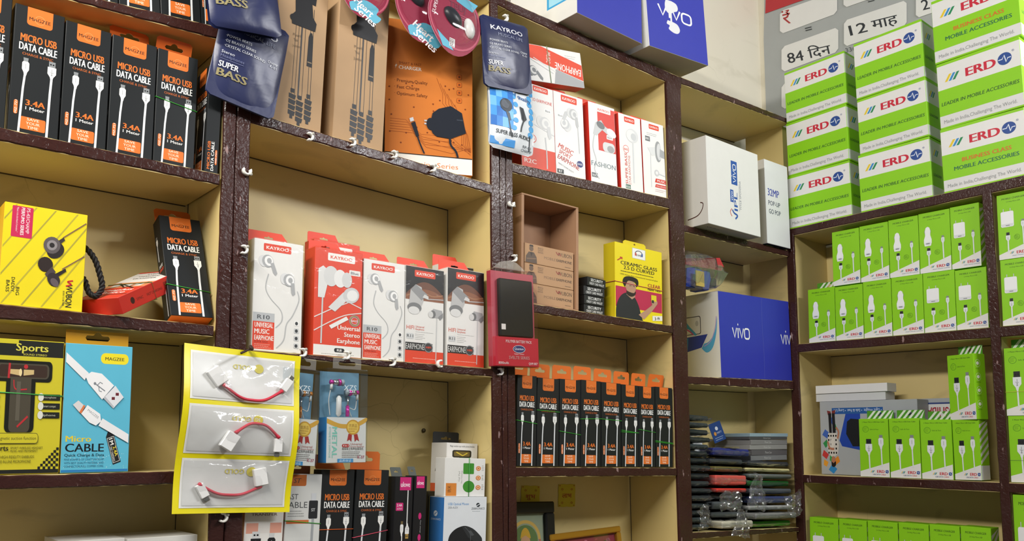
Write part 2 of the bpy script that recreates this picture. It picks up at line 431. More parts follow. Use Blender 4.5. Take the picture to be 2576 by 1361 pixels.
def post(unit, wall, L, Rr, depth, seed, zt, zb=0.0, name='post', panel=True, inset=0.0015):
    """upright: L and Rr = (top point, bottom point) in the photograph of the left and right edges of its painted face"""
    f = w1 if wall == 1 else w2; ax = 1 if wall == 1 else 0; fr = Y1 if wall == 1 else X2
    l0, l1 = f(*L[0]), f(*L[1]); r0, r1 = f(*Rr[0]), f(*Rr[1])
    lt, lb, rt, rb = ext(l0, l1, zt), ext(l0, l1, zb), ext(r0, r1, zt), ext(r0, r1, zb)
    p = None
    if panel:
        mb = MB(); q = []
        for y in (fr, fr + depth):
            for v, sgn in ((lb, 1), (rb, -1), (rt, -1), (lt, 1)):
                w = v.copy(); w[ax] = y
                w[1 - ax] += (sgn if wall == 1 else -sgn) * inset; q.append(w)
        mb.add(q, [(0, 1, 2, 3), (7, 6, 5, 4), (0, 4, 5, 1), (1, 5, 6, 2), (2, 6, 7, 3), (3, 7, 4, 0)], CREAM)
        p = part('upright_panel', mb, unit)
        a_, b_ = q[4], q[7]
        if wall == 1: part('joint_seam', MB().tube([a_ + Vector((0, -.0004, 0)), b_ + Vector((0, -.0004, 0))], .0011, ink('#4a3f2c', .8), 5), p)
    part(name, strip(lb, lt, rb, rt, ax, fr - 0.003, fr + 0.004, BROWN, n=90, seed=seed), unit, 'dark brown enamelled upright face')
    return p
def shelf(unit, wall, top, bot, depth, seed, xa=None, xb=None):
    """board: top and bot = (left point, right point) of the painted front edge; returns the top-edge line"""
    f = w1 if wall == 1 else w2; ax = 1 if wall == 1 else 0; al = 1 - ax; fr = Y1 if wall == 1 else X2
    t0, t1, b0, b1 = f(*top[0]), f(*top[1]), f(*bot[0]), f(*bot[1])
    def at(p, q, x):
        k = (x - p[al]) / (q[al] - p[al]); return p + (q - p) * k
    xa = t0[al] if xa is None else xa; xb = t1[al] if xb is None else xb
    T0, T1, B0, B1 = at(t0, t1, xa), at(t0, t1, xb), at(b0, b1, xa), at(b0, b1, xb)
    mb = MB(); q = []
    for y in (fr, fr + depth):
        for v in (B0, B1, T1, T0):
            w = v.copy(); w[ax] = y; q.append(w)
    mb.add(q, [(0, 1, 2, 3), (7, 6, 5, 4), (0, 4, 5, 1), (1, 5, 6, 2), (2, 6, 7, 3), (3, 7, 4, 0)], CREAM)
    b = part('shelf_board', mb, unit)
    q = []
    for dy in (-.0016, .0004):
        for v in (B0, B1):
            for dz in (-.0016, .0006):
                w = v.copy(); w[ax] = fr + depth + dy; w.z += dz; q.append(w)
    part('joint_seam', MB().add(q, [(0, 2, 3, 1), (4, 5, 7, 6), (0, 4, 6, 2), (1, 3, 7, 5)], ink('#4a3f2c', .8)), b)
    part('shelf_edge', strip(B0, B1, T0, T1, ax, fr - 0.002, fr + 0.003, BROWN, n=50, seed=seed), b, 'dark brown enamelled front edge')
    return (T0, T1)

def X1(px, py): return w1(px, py).x
# vertical positions of the uprights' faces: (top px, bottom px)
eA = ((564, 249), (526.5, 1296)); eB = ((593.7, 300), (563, 1320)); eC = ((630, 315), (610, 1296))
eD = ((1234.7, 372), (1239.7, 1197)); eE = ((1255, 388), (1262, 1100)); eF = ((1270, 405), (1276, 1100)); eG = ((1288, 413), (1298, 1197))
eH = ((1674, 213), (1708, 1361)); eI = ((1710, 213), (1740.7, 1335))
XL = X1(-330, 800)
ZTOP = 2.30
uL = thing('shelving_unit', 'cream shelving with dark brown edges holding the big yellow earphone box', 'shelving')
uC = thing('shelving_unit', 'cream shelving with dark brown edges holding the row of red and white earphone boxes', 'shelving')
uM = thing('shelving_unit', 'narrow cream shelving with dark brown edges holding the open brown carton', 'shelving')
uK = thing('shelving_unit', 'cream corner shelving with dark brown edges holding phone cartons and bagged covers', 'shelving')
uR = thing('shelving_unit', 'cream shelving with dark brown edges full of green charger boxes', 'shelving')
post(uL, 1, eA, eB, D1, 1, 2.45); post(uC, 1, eB, eC, D1, 2, 2.45)
post(uC, 1, eD, eE, D1, 3, 2.45); post(uM, 1, eE, eF, D1, 4, 2.26, name='filler_strip', panel=False); post(uM, 1, eF, eG, D1, 5, 2.26)
zK0 = w1(1694, 190).z
post(uM, 1, eH, eI, D1, 6, w1(1690, 203).z)
xA = X1(562, 300) ; xC = X1(629, 315); xD = X1(1236, 480); xG = X1(1289.5, 480); xH = X1(1681, 480); xI = X1(1714, 480)
L0 = shelf(uL, 1, ((260, 0), (527, 63)), ((171, 0), (534, 96)), D1, 11, XL, xA)
L1 = shelf(uL, 1, ((0, 321), (554, 439)), ((0, 355), (555, 467)), D1, 12, XL, xA - 0.004)
L2 = shelf(uL, 1, ((0, 765), (546, 820)), ((0, 803), (546, 848)), D1, 13, XL, xA - 0.006)
L3 = shelf(uL, 1, ((0, 1196), (437, 1185)), ((0, 1232), (434, 1218)), D1, 14, XL, xA - 0.012)
L4 = shelf(uL, 1, ((0, 1660), (500, 1590)), ((0, 1696), (500, 1624)), D1, 15, XL, xA - 0.016)
C0 = shelf(uC, 1, ((689, 299), (1235, 464)), ((631, 310), (1236, 488)), D1, 16, xC - 0.002, xD + 0.002)
C1 = shelf(uC, 1, ((760, 891), (1238.6, 928)), ((910, 918), (1236, 949)), D1, 17, xC - 0.004, xD + 0.002)
C2 = shelf(uC, 1, ((630, 1478), (1240, 1432)), ((630, 1506), (1240, 1454)), D1, 18, xC - 0.01, xD + 0.002)
M0 = shelf(uM, 1, ((1272, 0), (1694, 187)), ((1279, 27.5), (1674, 206)), D1 + 0.04, 19, X1(1272, 60), X1(1711, 190))
CT = shelf(uC, 1, ((1100, -90), (1272, 0)), ((1100, -66), (1279, 27.5)), D1 + 0.04, 29, X1(629, 315), X1(1271, 60))
M1 = shelf(uM, 1, ((1294, 411), (1683, 499)), ((1290, 435), (1683, 525)), D1, 20, xG - 0.002, xH + 0.002)
M2 = shelf(uM, 1, ((1359, 767), (1685, 819)), ((1359, 789), (1685, 838)), D1, 21, xG - 0.002, xH + 0.002)
M3 = shelf(uM, 1, ((1298, 1175), (1702, 1177)), ((1298, 1200), (1704, 1197)), D1, 22, xG - 0.002, xH + 0.003)
M4 = shelf(uM, 1, ((1300, 1560), (1712, 1505)), ((1300, 1584), (1712, 1526)), D1, 23, xG - 0.002, xH + 0.005)
xKR = X2 - 0.001
K0 = shelf(uK, 1, ((1713, 194), (1975, 296)), ((1711, 211), (1975, 308)), D1 + 0.04, 24, X1(1712, 190), xKR + 0.03)
K1 = shelf(uK, 1, ((1719, 565), (1978, 629)), ((1719, 583), (1978, 645)), D1, 25, xI + 0.0045, xKR - 0.006)
K2 = shelf(uK, 1, ((1727, 946), (1987, 958)), ((1729, 966), (1988, 980)), D1, 26, xI + 0.0045, xKR - 0.006)
K3 = shelf(uK, 1, ((1741, 1340), (2008, 1327)), ((1741, 1356), (2008, 1337)), D1, 27, xI + 0.0045, xKR - 0.006)
# side wall of the corner column and the back panels
xKW = w1(1899, 1040, D1).x
part('upright_panel', MB().box(xKW, xKW + 0.022, Y1 + 0.024, Y1 + D1, 0.0, w1(1975, 306).z, CREAM), uK)
for u, a, b, zt in ((uL, XL, xA + 0.015, 2.45), (uC, xC - 0.015, xD + 0.012, 2.45), (uM, xG - 0.01, xI - 0.001, w1(1290, 20).z), (uK, xI + 0.001, xKW + 0.03, 2.32)):
    part('back_panel', MB().box(a, b, Y1 + D1, Y1 + D1 + 0.02, 0, zt, CREAM), u)
# right-hand wall's unit (front plane x = X2); its first upright stands at the corner
rA = ((1977, 580), (2004, 1352)); rB = ((1997, 593), (2027, 1361)); rC = ((2471.4, 502), (2522.7, 1361)); rD = ((2494, 481), (2549, 1361))
zT0 = w2(1990, 584).z
post(uR, 2, rA, rB, D2, 31, zT0 - 0.004); post(uR, 2, rC, rD, D2, 32, w2(2480, 480).z)
yA = w2(1978, 640).y; yEnd = -0.55
T0 = shelf(uR, 2, ((1977, 579), (2576, 440.5)), ((1997, 593), (2470, 491)), D2, 33, yA, yEnd)
T1 = shelf(uR, 2, ((2005, 866), (2489, 824)), ((2005, 887), (2490, 850)), D2, 34, w2(2001, 830).y, yEnd)
T2 = shelf(uR, 2, ((2022, 1194), (2512, 1213)), ((2022, 1214), (2512, 1238)), D2, 35, w2(2018, 1180).y, yEnd)
T3 = shelf(uR, 2, ((2030, 1470), (2530, 1545)), ((2030, 1490), (2530, 1570)), D2, 36, w2(2026, 1300).y, yEnd)
part('back_panel', MB().box(X2 + D2, X2 + D2 + 0.015, yEnd, Y1 - 0.006, 0, zT0 - 0.02, CREAM), uR)
TB0 = (w2(1997, 593), w2(2470, 491))
for ye in (0.22, -0.54):        # uprights further along the right-hand wall
    part('upright_panel', MB().box(X2, X2 + D2, ye, ye + .024, 0, zT0 - .02, CREAM), uR)
    part('post', strip(Vector((X2, ye + .025, 0)), Vector((X2, ye + .025, zT0 - .02)), Vector((X2, ye - .001, 0)), Vector((X2, ye - .001, zT0 - .02)), 0, X2 - .003, X2 + .004, BROWN, n=60, seed=77), uR, 'dark brown enamelled upright face')
# ================================================================== products: shared drawing helpers
W_, K_ = '#e9e9e6', '#15171a'
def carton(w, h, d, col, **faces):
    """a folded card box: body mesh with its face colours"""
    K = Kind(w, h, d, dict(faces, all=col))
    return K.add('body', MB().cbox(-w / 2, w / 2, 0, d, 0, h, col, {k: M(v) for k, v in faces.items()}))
def slot_r(a, b, bump, ang):
    c, s = math.cos(ang), math.sin(ang); r = 0.0
    for i in range(1, 200):
        r = i * a / 130; x, y = r * c, r * s
        ins = (abs(x) <= a - b and abs(y) <= b) or ((abs(x) - (a - b)) ** 2 + y * y <= b * b) or (x * x + (y - b * 0.7) ** 2 <= bump * bump)
        if not ins: break
    return r
def tab(w, h, t, mat, hole=(0.010, 0.0028, 0.0042), hz=0.5, cr=0.2, cut=0.0, rim=None):
    """hang tab standing on z = 0 with a euro slot cut through it; cr = corner size, cut = slanted right end"""
    mb = MB(); cz = h * hz; ou = []
    out = [(-w / 2, 0), (w / 2, 0), (w / 2, h * (1 - cr) * (0.25 if cut else 1)), (w / 2 - max(h * cr, cut), h), (-w / 2 + h * cr, h), (-w / 2, h * (1 - cr))]
    def hit(ang):
        c, s = math.cos(ang), math.sin(ang); best = 9
        for i in range(len(out)):
            (x1, y1), (x2, y2) = out[i], out[(i + 1) % len(out)]
            y1 -= cz; y2 -= cz; dx, dy = x2 - x1, y2 - y1; den = c * dy - s * dx
            if abs(den) < 1e-12: continue
            tt = (x1 * dy - y1 * dx) / den; uu = (x1 * s - y1 * c) / den
            if tt > 0 and -1e-6 <= uu <= 1 + 1e-6: best = min(best, tt)
        return best
    A = sorted([2 * math.pi * i / 28 for i in range(28)] + [math.atan2(y - cz, x) % (2 * math.pi) for x, y in out])
    n = len(A); vs = []
    for y in (0, t):
        for a in A: r = hit(a); vs.append((r * math.cos(a), y, cz + r * math.sin(a)))
        for a in A: r = slot_r(*hole, a); vs.append((r * math.cos(a), y, cz + r * math.sin(a)))
    fs = []
    for i in range(n):
        j = (i + 1) % n
        fs += [(i, j, n + j, n + i), (2 * n + i, 3 * n + i, 3 * n + j, 2 * n + j), (i, 2 * n + i, 2 * n + j, j)]
    mb.add(vs, fs, mat)
    mb.add(vs, [(n + i, n + (i + 1) % n, 3 * n + (i + 1) % n, 3 * n + i) for i in range(n)], rim or mat)
    return mb
def shift(mb, x=0, y=0, z=0, rx=0, rz=0, ry=0):
    m = Matrix.Translation((x, y, z)) @ Matrix.Rotation(R_(rz), 4, 'Z') @ Matrix.Rotation(R_(ry), 4, 'Y') @ Matrix.Rotation(R_(rx), 4, 'X')
    mb.v = [tuple(m @ Vector(p)) for p in mb.v]; return mb
def usb_plug(a, u, v, s, body=W_, tip='#85898c', rot=0):
    """picture of a USB-A plug, tip up; (u,v) = lower centre; s = width"""
    c, t = math.cos(R_(rot)), math.sin(R_(rot))
    T = lambda x, y: (u + x * c - y * t, v + x * t + y * c)
    a.poly([T(x * s, y * s) for x, y in ((-.12, -.35), (.12, -.35), (.2, 0), (.5, .45), (.5, 1.35), (-.5, 1.35), (-.5, .45), (-.2, 0))], body)
    a.poly([T(x * s, y * s) for x, y in ((-.38, 1.35), (.38, 1.35), (.38, 2.1), (-.38, 2.1))], tip)
    a.poly([T(x * s, y * s) for x, y in ((-.24, 1.62), (-.06, 1.62), (-.06, 1.8), (-.24, 1.8))], '#0f1012')
    a.poly([T(x * s, y * s) for x, y in ((.06, 1.62), (.24, 1.62), (.24, 1.8), (.06, 1.8))], '#0f1012')
    a.line([T(0, .3 * s), T(0, 1.1 * s)], s * .07, '#9a9da0'); a.oval(*T(0, .3 * s), s * .1, s * .1, '#9a9da0', 8)
    a.line([T(-.2 * s, .75 * s), T(0, .5 * s), T(.2 * s, .7 * s)], s * .06, '#9a9da0')
def micro_plug(a, u, v, s, body=W_, tip='#85898c', rot=0):
    c, t = math.cos(R_(rot)), math.sin(R_(rot))
    T = lambda x, y: (u + x * c - y * t, v + x * t + y * c)
    a.poly([T(x * s, y * s) for x, y in ((-.16, -.5), (.16, -.5), (.25, 0), (.5, .5), (.5, 1.55), (.32, 1.8), (-.32, 1.8), (-.5, 1.55), (-.5, .5), (-.25, 0))], body)
    a.poly([T(x * s, y * s) for x, y in ((-.3, 1.8), (.3, 1.8), (.36, 2.4), (-.36, 2.4))], tip)
    a.line([T(0, .6 * s), T(0, 1.4 * s)], s * .1, '#a5a8aa')
def band(w, d, z0, z1, col, front=True, t=0.0012):
    """rubber band round a box (four straight runs)"""
    mb = MB(); e = 0.0009
    P = [(-w / 2 - e, -e, z0), (w / 2 + e, -e, z1), (w / 2 + e, d + e, z1), (-w / 2 - e, d + e, z0)]
    return mb.tube(P + [P[0]], t / 2, ink(col, 0.4), 5, False)

GREEN_BAND, PINK_BAND, ORANGE_BAND = '#3fae3c', '#d9506a', '#d4602a'

# ---------------------------------------------------- black micro USB cable box
OR = '#d9702d'
def k_cable():
    w, h, d = 0.058, 0.172, 0.028
    K = carton(w, h, d, '#191c1e', bottom=OR, top='#b85a24')
    a = Art('front', w, h, d)
    H = lambda f: 172 * (1 - f)
    a.rrect(14, H(.145), 44, 171.5, 4, OR, corners='1001')
    a.text('MAGZEE', 29, H(.105), 4.6, '#1c1a18', 25, 'c', .012); a.ring(29, H(.09), 5.5, 6.0, '#e79a5e')
    K.add('badge_print', a)
    a = Art('front', w, h, d); a.n = 4
    a.text('MICRO USB', 29, H(.28), 10, OR, 42, 'c', .032, res=3); a.text('DATA CABLE', 29, H(.35), 10, '#f0f0ee', 44, 'c', .030, res=3)
    a.text('CHARGE & SYNC', 29, H(.388), 3.4, '#c96a33', 36, 'c')
    a.text('3.4A', 29.5, H(.775), 7.5, OR, 22, 'c', .03); a.text('1 Meter', 29.5, H(.81), 4.2, '#ecebe8', 22, 'c', .012)
    a.rrect(5, H(.86), 9.6, H(.75), 2.2, OR); a.text('MZ-721', 8.7, H(.853), 2.6, '#f1e6dc', 17, 'l', .01, rot=90)
    a.rrect(13.5, H(.965), 42.5, H(.868), 2, OR)
    for i, t in enumerate(('SAVE', 'YOUR', 'TIME')): a.text(t, 28, H(.893 + .031 * i), 3.6, '#f3d9c0', (14, 16, 13)[i], 'c', .012)
    K.add('lettering_print', a)
    a = Art('front', w, h, d); a.n = 14
    a.line([(12, 1), (14, 60), (15.5, H(.53))], 2.6, '#d7dadd'); a.line([(44.5, 1), (45.5, 60), (46.3, H(.53))], 2.9, '#d7dadd')
    micro_plug(a, 15.6, H(.525), 8.2); usb_plug(a, 46.2, H(.515), 10.2)
    K.add('cable_print', a)
    s = Art('left', w, h, d)
    usb_plug(s, 8, 128, 7); s.line([(8, 100), (8, 126)], 2.4, '#d7dadd'); s.text('SAFE', 6, 88, 4.5, W_, 15, bold=.02, shear=.2); s.text('SPEED', 6, 81, 4.5, '#e04e3a', 17, bold=.02, shear=.2)
    micro_plug(s, 21, 52, 6); s.line([(20, 2), (21, 50)], 2.2, '#d7dadd')
    K.add('side_print', s)
    r = Art('right', w, h, d)
    r.text('MICRO USB', 10, 6, 6, OR, 44, 'l', .02, rot=90); r.text('DATA CABLE', 18, 4, 6, W_, 46, 'l', .02, rot=90)
    r.rrect(20.5, 14, 24.5, 38, 2, OR); r.text('MZ-721', 23.8, 17, 2.6, W_, 18, 'l', .01, rot=90); r.text('MAGZEE', 16, 128, 4, '#a9abad', 28, rot=90)
    K.add('edge_print', r)
    tb = tab(0.052, 0.030, 0.0006, OR, (0.0135, 0.0028, 0.0050), 0.55, 0.12, rim='#e8d9c8')
    K.add('hang_tab', shift(tb, 0, d - 0.0012, h))
    return K
KCABLE = k_cable()
def cable_box(wall, bl, br, tl, shelf, label, group, s=0.006, bnd=None, tabr=0, **kw):
    o = spawn(KCABLE, 'usb_cable_box', label, 'cable box', group, seat(KCABLE, wall, bl, br, tl, s, shelf, **kw))
    if tabr:
        for c in o.children:
            if c.name.startswith('hang_tab'):
                p = Vector((0, KCABLE.d, KCABLE.h)); c.matrix_local = Matrix.Translation(p) @ Matrix.Rotation(R_(tabr), 4, 'X') @ Matrix.Translation(-p)
    for (z0, z1, col) in (bnd or []):
        part('rubber_band', band(KCABLE.w, KCABLE.d, z0 * KCABLE.h, z1 * KCABLE.h, col), o)
    return o

# ---------------------------------------------------- green and white charger goods
GR, GD, WH = '#8cce1e', '#3c7a18', '#e4e4e2'
ERED, EBLU = '#c8283e', '#2b4c92'
def logo_bars(a, u, v, s):
    for i, c in enumerate(('#e6c832', '#3a8cc8', '#2a8a58')):
        x = u + i * s * .62; a.poly([(x, v), (x + s * .42, v), (x + s * .42 + s * .75, v + s * 1.25), (x + s * .75, v + s * 1.25)], c)
def logo_disc(a, u, v, r):
    a.oval(u, v, r, r, EBLU); a.line([(u - r * .9, v), (u - r * .35, v), (u - r * .05, v + r * .6), (u + r * .2, v - r * .6), (u + r * .45, v), (u + r * .9, v)], r * .16, '#dfe6f2')
    a.text('®', u + r * 1.05, v + r * .75, r * .35, EBLU)
def k_carton(title):
    w, h, d = 0.172, 0.158, 0.075
    K = carton(w, h, d, GR)
    def face(nm, fc, W):
        a = Art(fc, w, h, d)
        if fc == 'right': a.rect(.6, 93, W - .6, 151, '#d6d8d4'); a.rect(.6, 4, W - .6, 31, '#d6d8d4'); logo_bars(a, 16, 112, 14); a.text('LEADER', 12, 58, 7, '#2c5a2c', 46, 'l', .012, .15); K.add(nm, a); return
        a.rect(.6, 93, W - .6, 151, WH); a.rect(.6, 4, W - .6, 31, '#dcdcdc'); k = W / 172
        logo_bars(a, 16 * k, 110, 13.5 * k); a.text('ERD', 62 * k, 108, 20, ERED, 60 * k, 'l', .035, res=4)
        logo_disc(a, 141 * k, 119, 14 * k)
        if title: a.text('BUSINESS CLASS', 93 * k, 68, 9.5, '#d86a2a', 100 * k, 'c', .02); a.text('MOBILE ACCESSORIES', 91 * k, 50, 9.5, '#2b6b4c', 132 * k, 'c', .02)
        else: a.text('LEADER IN MOBILE ACCESSORIES', 86 * k, 55, 8.2, '#2c5a2c', 160 * k, 'c', .012, .15)
        a.text('Made in India,Challenging The World.', 9 * k, 12, 8.5, '#8d9092', 150 * k, 'l')
        K.add(nm, a)
    face('front_print', 'front', 172); face('side_print', 'right', 75)
    return K
KBIG, KBIGB = k_carton(False), k_carton(True)
def striped_tab(w, h):
    mb = tab(w, h, 0.0005, ink('#4f9426'), (0.010, 0.0024, 0.0048), .5, .04, rim='#dfe3d8')
    return mb
def stripes(K, w, h, z, y, n=5, nm='stripe_print', under=None):
    a = MB(); st = w / n
    for i in range(n):
        x = -w / 2 + i * st
        p = [(x, z), (x + st * .5, z), (min(x + st * .5 + h * .8, w / 2), z + h), (min(x + h * .8, w / 2), z + h)]
        a.add([(q[0], y - 0.0002, q[1]) for q in p], [(0, 1, 2, 3)], '#e6e8e2')
    K.add(nm, a, under)
def k_charger(car):
    w, h, d = 0.066, 0.142, 0.045
    K = carton(w, h, d, GR)
    a = Art('front', w, h, d)
    a.poly([(.3, .5), (65.7, .5), (65.7, 34), (.3, 11)], WH); a.text('MOBILE CHARGER', 33, 130, 3.8, '#2f4a1c', 46, 'c', .012, .12); a.text('2 Amp Micro USB' if car else '2.4 Amp Micro USB', 33, 123.5, 2.6, '#33501f', 28, 'c', 0, .12)
    logo_bars(a, 22, 11, 3.6); a.text('ERD', 36, 10, 6.2, ERED, 17, 'l', .03); logo_disc(a, 58.5, 13, 3.7); a.text('SMART PHONE CHARGER', 27, 5.6, 1.9, '#3a5a86', 36)
    K.add('logo_print', a)
    a = Art('front', w, h, d); a.n = 14
    if car:
        a.poly([(12, 63), (25, 63), (27, 70), (27, 78), (24.5, 88), (25, 98), (23, 106), (19, 108.5), (15, 106), (13, 98), (13.5, 88), (10.5, 78), (10.5, 70)], '#eef0f2'); a.oval(18.8, 68.5, 7.5, 3.6, '#dfe2e6'); a.rect(15, 67.4, 22.6, 69.8, '#7d8488')
        a.line([(13.2, 92), (12.2, 97), (13, 101)], .7, '#8e9496'); a.line([(24.7, 92), (25.8, 97), (25, 101)], .7, '#8e9496')
    else:
        a.rrect(7, 70, 33, 104, 3, '#eef0f2'); a.poly([(7.5, 77), (32.5, 77), (31, 71), (9, 71)], '#d9dce0'); a.rect(16.5, 72.6, 24.5, 74, '#6e7478')
        a.rect(12, 104, 13.6, 110, '#c5cbd0'); a.rect(26, 104, 27.6, 110, '#c5cbd0')
    usb_plug(a, 20, 40, 8.6, '#dfe4e8', '#26292c'); a.line([(20, 16), (20, 40)], 2.8, '#dde2e6')
    micro_plug(a, 50.5, 66, 6.8, '#dde3e8'); a.line([(51, 29), (50.5, 64)], 2.6, '#dde2e6')
    a.ring(38, 46, 5.2, 5.7, '#4d7f1e', 16); a.lines(34.5, 48, 7, 3, 2.2, '#55881f', .7)
    K.add('charger_print', a)
    r = Art('right', w, h, d)
    for i in range(7): r.poly([(2, 6 + i * 19), (2, 15 + i * 19), (43, min(140, 43 + i * 19)), (43, min(139.5, 34 + i * 19))], '#dfe4d6')
    K.add('side_print', r)
    tb = striped_tab(0.060, 0.022); K.add('hang_tab', shift(tb, 0, d - 0.002, h)); stripes(K, 0.060, 0.021, h + .0005, d - 0.002, 5, under='hang_tab')
    return K
KCAR, KWALL = k_charger(True), k_charger(False)
def k_datacable(icons=True):
    w, h, d = 0.074, 0.150, 0.040
    K = carton(w, h, d, GR)
    a = Art('front', w, h, d)
    a.poly([(.3, .5), (73.7, .5), (73.7, 38), (.3, 14)], WH); a.text('1 Meter Micro USB Data Cable', 37, 140, 3.0, '#2f4a1c', 56, 'c', .012); a.ring(17, 123, 7.2, 8, '#3f7a20'); a.lines(12, 126, 10, 3, 3, '#6a9a28', 1.0); a.text('Safe & Fast', 28, 121, 3, '#3f6a22', 22)
    logo_bars(a, 26, 11.5, 4.4); a.text('ERD', 43, 11, 7.2, ERED, 18, 'l', .03); logo_disc(a, 67.5, 14.5, 4.2); a.text('USB DATA', 32, 5.2, 3.2, '#2c4a80', 19, 'l', .01); a.text('CABLE', 52, 5.2, 3.2, ERED, 12, 'l', .01)
    K.add('logo_print', a)
    a = Art('front', w, h, d); a.n = 12
    a.line([(25, 20), (24, 65)], 3.2, '#dfe4e8'); usb_plug(a, 24, 62, 17, '#e2e7ea', '#24272a'); a.line([(56, 27), (55, 82)], 3.0, '#dfe4e8'); micro_plug(a, 55, 78, 12.5, '#e2e7ea')
    K.add('cable_print', a)
    s = Art('right', w, h, d)
    if not icons:
        s.rect(.8, .8, 39, 36, '#dcdfe0')
        for i in range(6): s.poly([(1, 38 + i * 18), (1, 47 + i * 18), (39, min(149, 74 + i * 18)), (39, min(148.5, 65 + i * 18))], '#dfe4d6')
    for i, z in enumerate((128, 97, 66, 35) if icons else ()): s.ring(14, z, 8, 8.8, '#d8e6b8'); s.oval(14, z, 5, 4, '#eef4e2', 10); s.lines(6, z - 13, 17, 1, 2, '#4d7f1e', 1)
    K.add('side_print', s)
    tb = striped_tab(0.068, 0.022); K.add('hang_tab', shift(tb, 0, d - 0.002, h)); stripes(K, 0.068, 0.021, h + .0005, d - 0.002, 5, under='hang_tab')
    return K
KDATA, KDATAS = k_datacable(), k_datacable(False)

# ---------------------------------------------------- earphone boxes
RED = '#dc452b'
def brand(a, u, v, w, h, inv=False):
    a.rrect(u, v, u + w, v + h, h * .15, '#eceae6' if inv else RED); a.text('KAYROO', u + w / 2, v + h * .28, h * .42, RED if inv else '#f0eeea', w * .8, 'c', .02)
def bud(a, u, v, s, rot=0, c1='#d8d9da', c2='#a9abad', c3='#efefef', stem=True):
    c, t = math.cos(R_(rot)), math.sin(R_(rot)); T = lambda x, y: (u + (x * c - y * t) * s, v + (x * t + y * c) * s)
    a.oval(*T(-.55, .1), .55 * s, .72 * s, c1, 14, rot); a.oval(*T(0, 0), .72 * s, .78 * s, c2, 16, rot); a.oval(*T(.15, 0), .55 * s, .62 * s, c3, 14, rot); a.oval(*T(.2, 0), .3 * s, .35 * s, c2, 12, rot)
    if stem: a.poly([T(.25, -.3), T(.7, -.3), T(.85, -1.6), T(.55, -1.9), T(.35, -1.5)], c2)
def red_tab(K, w, h, d, col=RED, tw=.86, th=.020):
    K.add('hang_tab', shift(tab(w * tw, th, 0.0006, col, (0.008, 0.0015, 0.002), .5, .1, cut=w * .16), -w * (1 - tw) / 2, d - 0.001, h))
WRAP = film('clear_shrink_wrap', gloss=0.0, rough=0.12, bump=0.25, scale=45, base=0.0)
def wrap(K, w, h, d):
    K.add('clear_wrapper', MB().cbox(-w / 2 - .0012, w / 2 + .0012, -.0022, d + .0008, .0002, h + .001, WRAP))
def curve(pts, n=6):
    out = []; P = [Vector(p) for p in pts]; P = [P[0]] + P + [P[-1]]
    for i in range(1, len(P) - 2):
        for k in range(n):
            t = k / n; a, b, c, d = P[i - 1:i + 3]
            out.append(0.5 * ((2 * b) + (c - a) * t + (2 * a - 5 * b + 4 * c - d) * t * t + (3 * b - a - 3 * c + d) * t ** 3))
    return [tuple(p) for p in out] + [tuple(P[-1])]
def k_r10():
    w, h, d = 0.082, 0.176, 0.030
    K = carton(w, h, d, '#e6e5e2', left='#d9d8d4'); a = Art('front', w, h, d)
    brand(a, 15, 158, 46, 12)
    a.rect(1, 46, 36, 60, '#b9bcbf'); a.text('R10', 18, 50, 6.5, '#55595d', 20, 'c', .02); a.rect(1, 3, 36, 46, RED)
    for i, t in enumerate(('UNIVERSAL', 'MUSIC', 'EARPHONE')): a.text(t, 4, 37 - i * 10, 7.5, '#f4efe9', (30, 24, 31)[i], 'l', .02)
    a.text('SUPER BASS', 4, 13, 3, '#8c1f14', 22); a.lines(4, 10, 30, 3, 2.6, '#f0b6a8', .7)
    for v in (44, 32, 20, 8): a.rrect(69, v, 77, v + 8, 1.2, '#c9cbcc' if v != 44 else '#eeeeec'); a.oval(73, v + 4, 2.6, 3, '#3a3d40', 8)
    K.add('lettering_print', a)
    a = Art('front', w, h, d); a.n = 16
    a.line(curve([(24, 122), (20, 100), (28, 84), (46, 66), (48, 50), (38, 38)]), 1.3, '#b4b6b8'); a.line(curve([(73, 100), (76, 85), (66, 60), (56, 45), (52, 20), (40, 6)]), 1.3, '#b4b6b8')
    bud(a, 22, 142, 13, 15); bud(a, 58, 116, 13, 0)
    K.add('earphone_print', a); red_tab(K, w, h, d); wrap(K, w, h, d); return K
